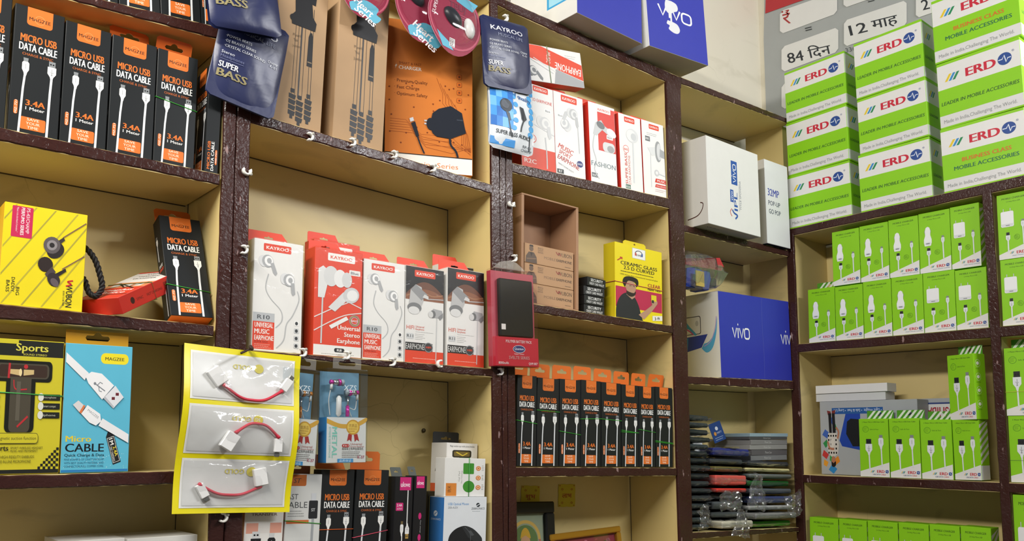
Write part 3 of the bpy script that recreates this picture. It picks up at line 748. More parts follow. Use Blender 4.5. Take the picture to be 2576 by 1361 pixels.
def k_rs():
    w, h, d = 0.084, 0.178, 0.034
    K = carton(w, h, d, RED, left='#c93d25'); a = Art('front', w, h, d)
    brand(a, 22, 158, 48, 13, True); a.rrect(60, 138, 80, 147, 1.5, '#e8e4e0'); a.text('Blue', 70, 140, 4.6, '#35455e', 14, 'c', .01)
    a.rect(.4, .6, 83.6, 18, '#e9e8e4'); a.rrect(36, 7, 54, 14, 3, '#25282b'); a.text('R8', 45, 8.6, 4, '#e9e8e4', 8, 'c', .02); a.lines(14, 3, 60, 1, 2, '#a9a9a6', 1)
    for i, t in enumerate(('Universal', 'Stereo', 'Earphone')): a.text(t, 81, 45 - i * 11, 7.5, '#f2eee8', (40, 28, 40)[i], 'r', .018)
    for i, c in enumerate(('#3b8fd0', '#e6c23a', '#58b058', '#c84a9a', '#d8d8d8')): a.ring(71, 62, 9 - i * .9, 9.6 - i * .9, c)
    a.text('BASS', 71, 60, 3.4, '#e8e8e8', 12, 'c', .02); K.add('lettering_print', a)
    a = Art('front', w, h, d); a.n = 16
    a.line([(14, 95), (13, 20)], 2.6, '#c9c9c9'); a.line([(0.5, 62), (30, 78), (60, 92), (83, 84)], 1.6, '#e0dcd8'); a.line(curve([(.5, 40), (30, 58), (55, 70), (83, 76)]), 1.6, '#e0dcd8')
    a.poly([(6, 95), (6, 142), (14, 148), (22, 142), (22, 118), (17, 95)], '#dcdcdb'); a.oval(28, 132, 13, 17, '#d2d3d3'); a.oval(44, 130, 11, 15, '#e4e4e3'); a.oval(56, 129, 9, 13, '#cfd0d0')
    a.poly([(24, 80), (50, 108), (62, 100), (36, 74)], '#d7d7d7'); a.oval(64, 104, 15, 13, '#c8c9ca', 18, 30); a.oval(66, 104, 10, 9, '#e6e6e5', 16, 30)
    a.poly([(26, 50), (56, 68), (60, 63), (30, 45)], '#e8e8e6'); K.add('earphone_print', a)
    K.add('hang_tab', shift(tab(w * .7, 0.018, 0.0006, RED, (0.008, 0.0015, 0.002), .5, .1, cut=w * .1), -w * .1, d - 0.001, h)); wrap(K, w, h, d); return K
def k_r11():
    w, h, d = 0.078, 0.172, 0.030
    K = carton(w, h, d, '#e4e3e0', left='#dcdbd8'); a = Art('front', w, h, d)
    a.rect(.4, 112, 77.6, 171.5, '#1d1d20'); a.poly([(.4, 112)] + [(x, 112 + 34 * math.sin(math.pi * (x + 8) / 96)) for x in range(1, 78, 4)] + [(77.6, 112)], '#6b4434')
    a.poly([(.4, 112)] + [(x, 111 + 22 * math.sin(math.pi * (x + 14) / 110)) for x in range(1, 78, 4)] + [(77.6, 112)], '#8a5a42'); a.line(curve([(2, 118), (30, 127), (55, 122), (76, 126)]), 1.5, '#a97a5a')
    brand(a, 18, 154, 42, 12); a.rect(.4, .6, 77.6, 22, RED); a.lines(16, 8, 48, 1, 2, '#f0c0b4', .8)
    a.text('HIFI', 3, 59, 7, '#d85a44', 15, 'l', -.004); a.text('Universal', 21, 63, 3.6, '#d85a44', 17); a.text('Earphone', 21, 58.5, 3.6, '#d85a44', 17); a.lines(21, 55, 36, 1, 2, '#bcbcba', .7)
    a.rrect(3, 42, 17, 52, 1.5, '#cfd1d2'); a.text('R11', 10, 44.5, 5.5, '#4b4f52', 12, 'c', .015); a.lines(20, 51, 20, 4, 3, '#c9c9c7', .8)
    a.rect(1, 22, 55, 36, '#222325'); a.text('EARPHONE', 2, 24, 10, '#d5d5d3', 36, 'l', .005); a.oval(47, 29, 9, 9, '#8a8d8f'); a.oval(47, 29, 7.5, 7.5, '#3a3c3e'); a.text('HIFI', 47, 27.5, 3.5, RED, 10, 'c', .03)
    K.add('lettering_print', a); a = Art('front', w, h, d); a.n = 18
    a.line([(64, 94), (62, 5)], 1.6, '#c9cacb'); a.line([(44, 116), (77, 118)], 1.5, '#bdbec0')
    a.poly([(6, 96), (10, 130), (20, 140), (32, 136), (36, 112), (28, 94), (14, 90)], '#b9b9b9'); a.poly([(10, 130), (20, 140), (44, 124), (32, 112)], '#8f9092'); a.oval(18, 98, 14, 9, '#77797b'); a.oval(17, 93, 11, 7, '#d9d9d8'); a.poly([(34, 118), (46, 115), (46, 121), (38, 124)], '#cfcfce')
    a.poly([(52, 92), (56, 100), (74, 98), (76, 90), (70, 84), (56, 84)], '#a9aaac'); a.oval(55, 90, 6, 7, '#6f7173'); a.oval(51, 89, 5, 6, '#d0d0cf'); a.poly([(66, 86), (76, 94), (76, 86), (70, 80)], '#87898b')
    K.add('earphone_print', a); red_tab(K, w, h, d); wrap(K, w, h, d); return K
KR10, KRS, KR11 = k_r10(), k_rs(), k_r11()
def k_r2c():
    w, h, d = 0.076, 0.176, 0.030
    K = carton(w, h, d, '#e9e8e6', left='#c8301f'); a = Art('front', w, h, d)
    a.rect(.4, .5, 75.6, 44, RED); brand(a, 30, 162, 34, 12); a.text('STEREO EARPHONE', 72, 141, 6.5, '#d0402c', 60, 'r', .012); a.rrect(54, 123, 70, 131, 1.5, '#f2f2f0'); a.text('Black', 62, 125, 4.2, '#4d5258', 11, 'c', .01)
    a.text('R2C', 6, 10, 9, '#f0d8d0', 26, 'l', .02); a.oval(25, 62, 9, 9, RED); a.oval(25, 62, 7.4, 7.4, '#eeeeec'); a.text('BASS', 25, 60, 4, RED, 11, 'c', .02); K.add('lettering_print', a)
    a = Art('front', w, h, d); a.n = 12; a.line(curve([(54, 70), (56, 40), (56, 5)]), 2.4, '#c2c4c6'); a.line([(20, 95), (75, 78)], 1.4, '#d0d2d4'); bud(a, 54, 100, 17, 0, '#dcdcda', '#cfd0d1', '#e8e8e6'); bud(a, 20, 112, 14, 160, '#dcdcda', '#c4c6c8', '#e2e2e0'); K.add('earphone_print', a)
    red_tab(K, w, h, d); return K
def k_music():
    w, h, d = 0.074, 0.178, 0.030
    K = carton(w, h, d, '#eceae8', left='#c8301f'); a = Art('front', w, h, d)
    brand(a, 18, 160, 40, 14); a.rrect(8, 124, 22, 131, 1.5, '#f2f2f0'); a.text('Black', 15, 125.5, 3.8, '#4d5258', 11, 'c', .01)
    a.text('MUSIC', 24, 52, 11, '#c8564a', 38, 'c', .02, .1, -18); a.text('SPORT', 22, 42, 8, '#c8564a', 30, 'c', .02, .1, -18); a.text('EARPHONE', 30, 26, 10, '#b84a44', 56, 'c', .02, .1, -18); a.text('PERFECT SOUND QUALITY', 24, 16, 3, '#7a7d80', 40, 'c', 0, 0, -20)
    a.oval(60, 32, 8, 7, '#34407c'); a.text('BASS', 60, 30, 4, '#e0e0de', 12, 'c', .02); a.rect(2, 3, 18, 12, '#3c4044'); a.text('R7', 10, 5, 5, '#e4e4e2', 8, 'c', .02); K.add('lettering_print', a)
    a = Art('front', w, h, d); a.n = 12; a.line([(58, 115), (60, 55)], 2.2, '#c2c4c6'); bud(a, 48, 138, 15, 0, '#d9dada', '#bcbec0', '#dedfdf'); bud(a, 26, 112, 15, 150, '#d9dada', '#c6c8ca', '#e4e4e3'); K.add('earphone_print', a)
    red_tab(K, w, h, d); return K
def k_fashion():
    w, h, d = 0.074, 0.182, 0.034
    K = carton(w, h, d, '#ecebe9', left='#d02a1e'); a = Art('front', w, h, d)
    a.rect(24, 76, 73, 176, '#d94a44'); brand(a, 22, 164, 40, 12, True); a.rrect(48, 106, 66, 116, 1.5, '#f2f2f0'); a.text('Black', 57, 108.5, 4.4, '#4d5258', 13, 'c', .01); a.text('FASHION', 2, 38, 11, '#7c8a90', 68, 'l', .012); a.rect(2, 12, 18, 22, '#6a6e72'); a.text('R3C', 10, 14, 5, '#e4e4e2', 11, 'c', .02); K.add('lettering_print', a)
    a = Art('front', w, h, d); a.n = 12; a.line(curve([(14, 112), (8, 80), (16, 50), (10, 30), (22, 10)]), 2.2, '#c2c4c6'); a.poly([(10, 110), (18, 138), (34, 146), (44, 134), (66, 126), (72, 118), (60, 112), (36, 124), (20, 108)], '#c9cbcd'); a.oval(32, 134, 12, 8, '#77797c', 14, -20); a.oval(62, 122, 14, 9, '#eeeeec', 14, -25)
    a.rrect(36, 76, 70, 98, 8, '#d8d9da'); a.oval(58, 84, 10, 8, '#a4a6a8'); K.add('earphone_print', a)
    red_tab(K, w, h, d); return K
def k_star():
    w, h, d = 0.072, 0.182, 0.034
    K = carton(w, h, d, '#ebeae7', left='#d02a1e'); a = Art('front', w, h, d)
    brand(a, 18, 164, 34, 13); a.ring(20, 98, 8.5, 9.6, RED); a.text('BASS', 20, 95, 5, RED, 13, 'c', .02); a.text('SUPER BASS', 22, 14, 8, '#cc4433', 74, 'l', .012, rot=90); a.text('STAR EARPHONE', 32, 14, 7, '#cc6a5c', 70, 'l', 0, rot=90); a.rect(14, 3, 30, 13, '#5c7a6c'); a.text('R10', 22, 5, 5, '#e4e4e2', 12, 'c', .02); K.add('lettering_print', a)
    a = Art('front', w, h, d); a.n = 12; a.line([(44, 120), (42, 20)], 4, '#d4d6d8'); a.oval(42, 134, 20, 17, '#d6d7d8'); a.oval(38, 134, 15, 14, '#e6e6e5'); a.oval(46, 132, 9, 9, '#c9cbcd'); K.add('earphone_print', a)
    red_tab(K, w, h, d); return K
def k_r9():
    w, h, d = 0.074, 0.182, 0.034
    K = carton(w, h, d, '#ebeae7', left='#d02a1e'); a = Art('front', w, h, d)
    brand(a, 24, 164, 34, 12); a.lines(16, 152, 44, 2, 4, '#8d9092', 1); a.rect(10, 132, 26, 144, '#6a6e72'); a.text('R9C', 18, 135, 6, '#e4e4e2', 12, 'c', .02)
    a.poly([(36, 34), (74, 34), (74, 44), (40, 44)], '#d23a2a'); a.text('MUSIC', 58, 36, 6, '#f2e8e4', 28, 'c', .012); a.poly([(36, 22), (74, 22), (74, 30), (39, 30)], '#d23a2a'); a.text('STAR EARPHONE', 57, 24, 3.6, '#f2e8e4', 32, 'c'); a.lines(36, 16, 36, 2, 4, '#c8a09a', 1); K.add('lettering_print', a)
    a = Art('front', w, h, d); a.n = 12; a.line([(26, 110), (24, 20)], 1.8, '#cfd1d3'); a.poly([(16, 116), (44, 122), (52, 104), (30, 98)], '#dcdddd'); a.oval(52, 112, 11, 26, '#9c9ea0'); a.oval(55, 112, 8, 21, '#d2d3d4'); a.poly([(56, 100), (73, 98), (73, 116), (58, 120)], '#a7a9ab'); a.oval(44, 58, 8, 8, '#c9cacb'); a.oval(44, 58, 4, 4, '#e8e8e6'); a.line([(50, 57), (73, 54)], 2, '#cfd1d3'); K.add('earphone_print', a)
    red_tab(K, w, h, d); return K
KR2C, KMUS, KFAS, KSTAR, KR9 = k_r2c(), k_music(), k_fashion(), k_star(), k_r9()
# ================================================================== rows of boxes
# --- black cable boxes, left-hand unit
g = 'black cable boxes on the upper left shelf'
cable_box(1, (-108, 303), (10, 323), (-95, -40), L1, 'black cable box half cut off at the edge of the photograph', g, tabr=-75)
cable_box(1, (18.6, 324), (145, 350), (42, 7), L1, 'black cable box, first complete one beside the cut-off one, with its orange tab upright', g, tabr=-72)
cable_box(1, (149, 353), (265, 375), (171, 51), L1, 'black cable box with its orange tab folded backward under the shelf above', g, tabr=-50)
cable_box(1, (269, 377), (382, 402), (287, 86), L1, 'black cable box with slotted orange tab between two folded tabs', g, tabr=-14)
cable_box(1, (385, 402), (487, 424), (399, 120), L1, 'black cable box with a green rubber band on the upper left shelf', g, bnd=[(.565, .52, GREEN_BAND)], tabr=18)
o = spawn(KCABLE, 'usb_cable_box', 'black cable box turned edge-on beside the dark upright', 'cable box', g)
p = w1(514, 431, 0.004); p.z = zline(L1, p.x, 0) + .0005
o.matrix_world = Matrix.Translation(p) @ Matrix.Rotation(R_(-92), 4, 'Z') @ Matrix.Rotation(R_(-1.2), 4, 'X') @ Matrix.Translation((-KCABLE.w / 2, 0, 0)) @ Matrix.Diagonal((1, .72, .99, 1))
g = 'black cable boxes on the topmost left shelf'
for i, (bl, br, t) in enumerate((((196, -28), (298, -2), 'black cable box whose foot barely shows at the top edge'), ((301, -3), (404, 28), 'black cable box at the top edge, directly above the one with folded tab'), ((406, 28), (506, 54), 'black cable box at the top edge, next to the hanging navy pouch'), ((508, 55), (552, 66), 'black cable box at the top edge hidden behind the navy pouch'))):
    cable_box(1, bl, br, (bl[0] + 12, bl[1] - 290), L0, t, g, s=0.004)
# --- eight cable boxes in the narrow unit
g = 'row of eight black cable boxes in the narrow unit'
xs = [1298, 1349, 1406, 1461, 1512, 1563, 1608, 1649, 1693]; ty = [942, 949, 952.4, 955, 960.6, 966.6, 971, 972.6]
bands = [[(.50, .47, GREEN_BAND)], [(.63, .62, GREEN_BAND)], [(.40, .365, GREEN_BAND)], [(.545, .56, GREEN_BAND)], [(.56, .55, GREEN_BAND)], [(.44, .415, GREEN_BAND), (.42, .415, GREEN_BAND)], [(.46, .43, GREEN_BAND)], [(.325, .30, GREEN_BAND), (.31, .29, GREEN_BAND)]]
ords = ['first black cable box of the row of eight, under the hanging red power bank', 'second black cable box of the row of eight, green band right under its title', 'third black cable box of the row of eight, green band below the plugs', 'fourth black cable box of the row of eight, green band across the plugs', 'fifth black cable box of the row of eight, counted from the power bank', 'sixth black cable box of the row of eight, with two crossing green bands', 'seventh black cable box of the row of eight, next to last', 'last black cable box of the row of eight, against the dark upright']
for i in range(8):
    cable_box(1, (xs[i] + 1, 1174), (xs[i + 1] - .5, 1176), (xs[i] + 1.5, ty[i]), M3, ords[i], g, s=0.004 + .001 * (i % 3), bnd=bands[i], tabr=(6, 3, 2, 0, 2, 2, 4, 12)[i], lift=.0008)
# --- two more below the clear earphone packs
g = 'black cable boxes low in the middle unit'
cable_box(1, (795, 1467), (880, 1458), (802, 1181), C2, 'black cable box with an orange rubber band, below the clear earphone pack', g, s=0.01, bnd=[(.455, .455, ORANGE_BAND)], tabr=-40)
cable_box(1, (884, 1458), (968, 1450), (888, 1181), C2, 'black cable box with a pink rubber band and tall orange tab', g, s=0.01, bnd=[(.37, .43, PINK_BAND)])

# --- earphone boxes in the middle unit
g = 'red and white earphone boxes in the middle unit'
spawn(KR10, 'earphone_box', 'white earphone box with silver buds at the end of the row, beside the dark upright', 'earphone box', g, seat(KR10, 1, (632, 877), (757, 882), (643.7, 598), .006, C1))
spawn(KRS, 'earphone_box', 'bright red earphone box with a white foot strip', 'earphone box', g, seat(KRS, 1, (787, 882), (908, 892), (799, 620), .004, C1))
spawn(KRS, 'earphone_box', 'red earphone box mostly hidden behind the bright red one', 'earphone box', g, seat(KRS, 1, (783, 882), (900, 890), (792, 600), .044, C1))
spawn(KR10, 'earphone_box', 'white earphone box with silver buds between the red box and the black-topped one', 'earphone box', g, seat(KR10, 1, (911, 899), (1016, 906), (911, 649), .006, C1))
spawn(KR11, 'earphone_box', 'black-topped earphone box standing upright in the row', 'earphone box', g, seat(KR11, 1, (1017.5, 906), (1115, 912), (1018.5, 666), .006, C1))
spawn(KR11, 'earphone_box', 'black-topped earphone box leaning at the end of the row', 'earphone box', g, seat(KR11, 1, (1124, 912), (1217, 921), (1134, 673.5), .004, C1))
spawn(KR11, 'earphone_box', 'black-topped earphone box hidden behind the leaning one', 'earphone box', g, seat(KR11, 1, (1108, 912), (1190, 920), (1112, 662), .045, C1))
# --- earphone boxes in the narrow unit
g = 'red and white earphone boxes in the narrow unit'
for K, bl, br, tl, t in ((KR2C, (1313, 415), (1399, 435), (1318, 205), 'white earphone box with a red lower third behind the blue pouch'), (KMUS, (1400, 436), (1474, 451), (1389, 226), 'white earphone box with slanting red lettering'),
        (KFAS, (1488, 457), (1554, 471), (1477, 253), 'white earphone box with a big red panel and red side'), (KSTAR, (1564, 477), (1619, 489), (1549, 281), 'white earphone box with one large pale bud and red lettering running upward'), (KR9, (1622, 490), (1677, 500), (1612, 299), 'white earphone box with a large silver disc, against the dark upright')):
    spawn(K, 'earphone_box', t, 'earphone box', g, seat(K, 1, bl, br, tl, .006, M1))

# --- big green and white cartons on top of the right-hand unit
g = 'big green and white cartons on the right-hand shelf top'
def stack(cols):
    for bl, br, htops, kinds, names in cols:
        z = 0.0
        for i, (dh, K, t) in enumerate(zip(htops, kinds, names)):
            mt = seat(K, 2, bl[i], br[i], (bl[i][0] - 6, bl[i][1] - dh), .006, T0, lift=z, yaw=(.8, -.7, .5)[i])
            spawn(K, 'accessory_carton', t, 'carton', g, mt); z += mt.col[2].length * K.h + .0006
stack([([(1987, 573), (1983, 443), (1979, 306)], [(2143, 534), (2136, 399), (2130, 260)], (127, 131, 121), (KBIG, KBIG, KBIG), ('green and white carton, bottom of the stack nearest the corner', 'green and white carton, middle of the stack nearest the corner', 'green and white carton, top of the stack nearest the corner')),
       ([(2167, 533), (2163, 388), (2155, 249)], [(2346, 486), (2337, 340), (2326, 192)], (141, 136, 137), (KBIG, KBIG, KBIG), ('green and white carton, bottom of the middle stack', 'green and white carton, middle of the middle stack', 'green and white carton, top of the middle stack')),
       ([(2376, 485), (2366, 326), (2353, 160)], [(2588, 435), (2578, 262), (2570, 85)], (158, 164, 156), (KBIGB, KBIG, KBIGB), ('carton with orange lettering, bottom of the stack cut off by the frame', 'green and white carton, middle of the stack cut off by the frame', 'carton with orange lettering, top of the stack cut off by the frame'))])

# --- charger boxes
g = 'green charger boxes on the right-hand shelves'
low = [2035, 2103, 2174, 2246, 2326, 2407, 2488]; lowtop = [730, 723, 711, 700, 689, 681]; ups = [2095.5, 2165, 2238, 2314, 2394, 2469]
upt = [585, 567, 548, 530, 507]; upb = [714, 700, 686, 675, 664]
kl = [KCAR, KCAR, KCAR, KCAR, KWALL, KWALL]; ku = [KCAR, KCAR, KCAR, KCAR, KWALL]
nm = ['first', 'second', 'third', 'fourth', 'fifth', 'sixth']
def yb(x): return 864 + (x - 2005) * (822 - 864) / 484
tops = []
for i in range(6):
    mt = seat(kl[i], 2, (low[i] + .6, yb(low[i])), (low[i + 1] - .6, yb(low[i + 1])), (low[i] - 4, lowtop[i]), .006, T1)
    spawn(kl[i], 'charger_box', f'{nm[i]} green charger box from the corner, lower row, picturing a {"car" if i < 4 else "wall"} charger', 'charger box', g, mt, () if i == 0 else ('hang_tab', 'stripe_print'))
    tops.append(mt.col[2].length * kl[i].h)
for i in range(5):
    K = ku[i]; f = w2(ups[i], upb[i], .008)
    mt = seat(K, 2, (ups[i] + .6, upb[i]), (ups[i + 1] - .6, upb[i] - 12), (ups[i] - 4, upt[i]), .008, T1, lift=max(tops[min(i, 5)], tops[min(i + 1, 5)]) + .0006)
    lim = zline(TB0, mt.translation.y, 1) - .012 - mt.translation.z; mt = mt @ Matrix.Diagonal((1, 1, min(1.0, lim / (mt.col[2].length * K.h)), 1))
    o = spawn(K, 'charger_box', f'{nm[i]} green charger box from the corner, upper row, picturing a {"car" if i < 4 else "wall"} charger', 'charger box', g, mt); bend_tab(o, K, -80)
mt = seat(KWALL, 2, (2523, 819), (2606, 812), (2514, 656), .006, T1); spawn(KWALL, 'charger_box', 'green charger box at the photo edge beyond the upright, lower of two', 'charger box', g, mt, ('hang_tab', 'stripe_print'))
mt = seat(KWALL, 2, (2514, 655), (2597, 640), (2503, 494), .006, T1, lift=mt.col[2].length * KWALL.h + .0006); bend_tab(spawn(KWALL, 'charger_box', 'green charger box at the photo edge beyond the upright, upper of two', 'charger box', g, mt), KWALL, -80)
lx = [2032, 2106, 2178, 2256, 2334, 2412, 2497]
for i in range(6):
    mt = seat(KWALL, 2, (lx[i] + 8, 1450), (lx[i + 1] + 6 - (6 if i == 5 else 0), 1460), (lx[i], 1300 + i * 4.6), .006, T3)
    spawn(KWALL, 'charger_box', f'{nm[i]} green charger box from the corner in the bottom row, only its top in view', 'charger box', g, mt, ('hang_tab', 'stripe_print'))
# --- data cable boxes
g = 'green data cable boxes on the right-hand shelves'
dx = [(2165, 2239, 1198, 1054), (2241, 2318, 1200, 1053), (2320, 2399, 1206, 1056)]
h0 = 0
for i, (a, b, yb_, yt) in enumerate(dx):
    mt = seat(KDATA, 2, (a, yb_), (b, yb_ + 3), (a - 5, yt), .004, T2); spawn(KDATA, 'data_cable_box', f'{nm[i]} green data cable box from the grey speaker carton', 'cable box', g, mt)
mt = seat(KDATAS, 2, (2402, 1209), (2472, 1212), (2400, 1056), .004, T2, yaw=-5, roll=0, lift=.001); spawn(KDATAS, 'data_cable_box', 'green data cable box with a striped white side, under the one stacked on top', 'cable box', g, mt, ('hang_tab', 'stripe_print'))
h0 = mt.col[2].length * KDATA.h
mt = seat(KDATA, 2, (2386, 1050), (2462, 1049), (2374, 895), .002, T2, lift=h0 + .0006, yaw=-14, roll=0); spawn(KDATA, 'data_cable_box', 'green data cable box stacked on top and turned to show its side', 'cable box', g, mt)
mt = seat(KDATA, 2, (2544, 1214), (2640, 1219), (2533, 1047), .006, T2); o = spawn(KDATA, 'data_cable_box', 'green data cable box at the photo edge, lower of two tied with string', 'cable box', g, mt)
part('tie_string', band(KDATA.w, KDATA.d, .33 * KDATA.h, .33 * KDATA.h, '#4d5c48', t=.0006), o)
mt = seat(KDATA, 2, (2533, 1046), (2628, 1044), (2524, 877), .006, T2, lift=mt.col[2].length * KDATA.h + .0006); o = spawn(KDATA, 'data_cable_box', 'green data cable box at the photo edge, upper of two tied with string', 'cable box', g, mt)
part('tie_string', band(KDATA.w, KDATA.d, .35 * KDATA.h, .36 * KDATA.h, '#c9b84a', t=.0008), o)
mt = seat(KWALL, 2, (2556, 1460), (2650, 1475), (2546, 1244), .006, T3); spawn(KWALL, 'charger_box', 'green box at the photo edge in the bottom row beyond the upright', 'charger box', 'green charger boxes on the right-hand shelves', mt, ('hang_tab', 'stripe_print'))
# ================================================================== single products
from mathutils import noise as NZ
def custom(wall, K, name, label, cat, bl, br, tl, s, shelf=None, group=None, **kw):
    return spawn(K, name, label, cat, group, seat(K, wall, bl, br, tl, s, shelf, **kw))

# ---- big yellow earphone box
YL = '#e3cf1e'
def k_yellow():
    w, h, d = 0.155, 0.176, 0.045
    K = carton(w, h, d, YL, left='#d8a81c'); a = Art('front', w, h, d)
    for i, x in enumerate((-110, -74, -38, 4, 40, 76, 110)):
        p = [(x, 2), (x + 3.2, 2), (x + 3.2 + 130, 174), (x + 130, 174)]
        q = []
        for (u, v) in p: q.append((u, v))
        def cl(u0, v0, u1, v1, X): t = (X - u0) / (u1 - u0); return (X, v0 + (v1 - v0) * t)
        A, B, C, D = p
        lo = [A if A[0] >= 1 else cl(*A, *D, 1), B if B[0] >= 1 else cl(*B, *C, 1)]; hi = [C if C[0] <= 154 else cl(*B, *C, 154), D if D[0] <= 154 else cl(*A, *D, 154)]
        a.poly([lo[0], lo[1], hi[0], hi[1]], '#b5a83a' if i % 2 else '#a99d3c')
    a.rrect(14, 118, 52, 172, 2, '#c22a55'); a.text('PS-43/CHAMP', 40, 170, 6.4, '#efe3e2', 44, 'l', 0, rot=-90); a.text('PERFUMO SERIES', 30.5, 170, 6.2, '#f4ecea', 48, 'l', .018, rot=-90); a.text('"Music is the shorthand of emotion."', 22, 170, 3.6, '#eccfd4', 44, 'l', 0, .2, -90)
    for t, u, v, L in (('BIG', 30, 32, 14), ('DADDY', 21, 48, 25), ('BASS', 12, 42, 20)): a.text(t, u, v, 6, '#2a2a22', L, 'l', 0, rot=-90)
    a.text('WUBON', 122, 46, 12, '#2b2b24', 40, 'l', .01, rot=-90); a.line(curve([(134, 54), (124, 51), (131, 47), (121, 43)]), 2.6, '#c02a30'); a.text('BORN TO BE FREE', 116, 34, 3.2, '#3a3a30', 26, 'l', rot=-90)
    K.add('front_print', a); a = Art('front', w, h, d); a.n = 30
    a.line([(110, 128), (153, 160)], 2, '#7a5a4a'); a.poly([(97, 118), (111, 129), (114, 124), (101, 112)], '#3a3334'); a.oval(97, 104, 17, 14, '#2b2526', 18, 30); a.oval(90, 112, 16, 15, '#5b5456', 18, 20); a.oval(90, 112, 10, 9, '#8a8486', 16, 20); a.oval(90, 112, 5, 4.5, '#2b2728', 12)
    a.line([(112, 72), (153, 100)], 2, '#7a5a4a'); a.poly([(96, 60), (118, 74), (120, 69), (100, 54)], '#2a2424'); a.oval(80, 77, 14, 13, '#2e2422', 18); a.poly([(80, 60), (92, 74), (100, 66), (88, 52)], '#4a4042'); a.oval(97, 52, 13, 11, '#332b2e', 18, -40); a.oval(99, 47, 9, 6, '#5f5358', 14, -40)
    K.add('earphone_print', a); return K
KY = k_yellow()
custom(1, KY, 'earphone_box', 'large bright yellow earphone box with a magenta label', 'earphone box', (-6, 766), (206, 786), (4, 505), .004, L2)
# ---- black braided cord beside it
pts = [w1(*p, s) for p, s in (((196, 612), .03), ((222, 630), .022), ((240, 656), .018), ((251, 690), .016), ((257, 722), .014), ((243, 744), .012), ((224, 736), .016), ((213, 706), .022), ((199, 690), .03))]
path = [Vector(p) for p in curve(pts, 14)]
mb = MB()
for ph in (0, 2.094, 4.189):
    q = []
    for i, p in enumerate(path):
        t = (path[min(i + 1, len(path) - 1)] - path[max(i - 1, 0)]).normalized(); n1 = t.cross(Vector((0, 1, 0))).normalized(); n2 = t.cross(n1); g = i * .42 + ph
        q.append(p + (n1 * math.cos(g) + n2 * math.sin(g)) * .0022)
    mb.tube(q, .0021, ink('#1d1c1d', .6), 6)
t = thing('carry_cord', 'black braided cord looping out behind the large yellow box', 'cord'); part('braid_rope', mb, t)
# ---- red cable box lying at a slant
def k_choice():
    w, h, d = 0.076, 0.168, 0.024
    K = carton(w, h, d, '#c32a22', front='#d8d4cf', bottom='#c62d24'); a = Art('front', w, h, d)
    a.rect(.8, .8, 75.2, 66, '#cc3a2a'); a.rect(.8, 66, 75.2, 98, '#d98a5c'); a.rect(.8, 160, 75.2, 167, '#cc3327'); a.rect(1, 22, 75, 25, '#4a2320')
    a.text('oneplus', 38, 46, 11, '#efe6e0', 58, 'c', .02, .1); a.text('Choice', 38, 31, 11, '#efe6e0', 50, 'c', .02, .1)
    for x in (10, 30, 50): a.rrect(x, 72, x + 14, 90, 2, '#e9e4de')
    a.line([(8, 58), (28, 84), (60, 60)], 4, '#2c2422'); a.line([(14, 94), (40, 66), (68, 92)], 4, '#2c2422')
    a.text('SYNC', 38, 148, 5, '#4a4644', 24, 'c', .01); a.text('CHARGING', 38, 134, 5, '#4a4644', 38, 'c', .01); a.text('TRANSFER', 38, 120, 5, '#4a4644', 44, 'c', .01)
    K.add('front_print', a); r = Art('right', w, h, d); r.oval(12, 30, 5, 5, '#3a1512', 12); r.text('SYNC', 15, 40, 4, '#3a1512', 16, rot=90); r.text('FAST CHARGING', 15, 66, 4, '#3a1512', 40, rot=90); r.rect(6, 112, 16, 150, '#8a1f18'); K.add('side_print', r); return K
K = k_choice()
o = spawn(K, 'usb_cable_box', 'red and white cable box lying at a slant against the tilted black one', 'cable box')
zx = Vector((.129, .08, .077)).normalized(); xx = Vector((.0417, -.067, 0)); xx = (xx - zx * xx.dot(zx)).normalized(); yy = zx.cross(xx)
m4 = Matrix.Identity(4)
for i in range(3): m4[i][0], m4[i][1], m4[i][2] = xx[i], yy[i], zx[i]
m4 = m4 @ Matrix.Diagonal((1, 1, .84, 1)); m4.translation = w1(240, 763, .012); o.matrix_world = m4
low_z = min((m4 @ Vector((x, y, 0))).z for x in (-.038, .038) for y in (0, .024)); o.matrix_world = Matrix.Translation((0, 0, zline(L2, m4.translation.x, 0) + .0006 - low_z)) @ m4
part('rubber_band', band(.076, .024, .085, .085, '#4a5a2c'), o)
# ---- tilted black cable box
mt = seat(KCABLE, 1, (432, 800), (534, 810), (432, 560), .008, L2, lift=.0108, tilt=-20, keep=True, roll=1.5)
o = spawn(KCABLE, 'usb_cable_box', 'black cable box tilted back with its orange foot showing', 'cable box', None, mt @ Matrix.Diagonal((1.08, 1, 1, 1)))
part('rubber_band', band(KCABLE.w, KCABLE.d, .30 * KCABLE.h, .25 * KCABLE.h, GREEN_BAND), o)
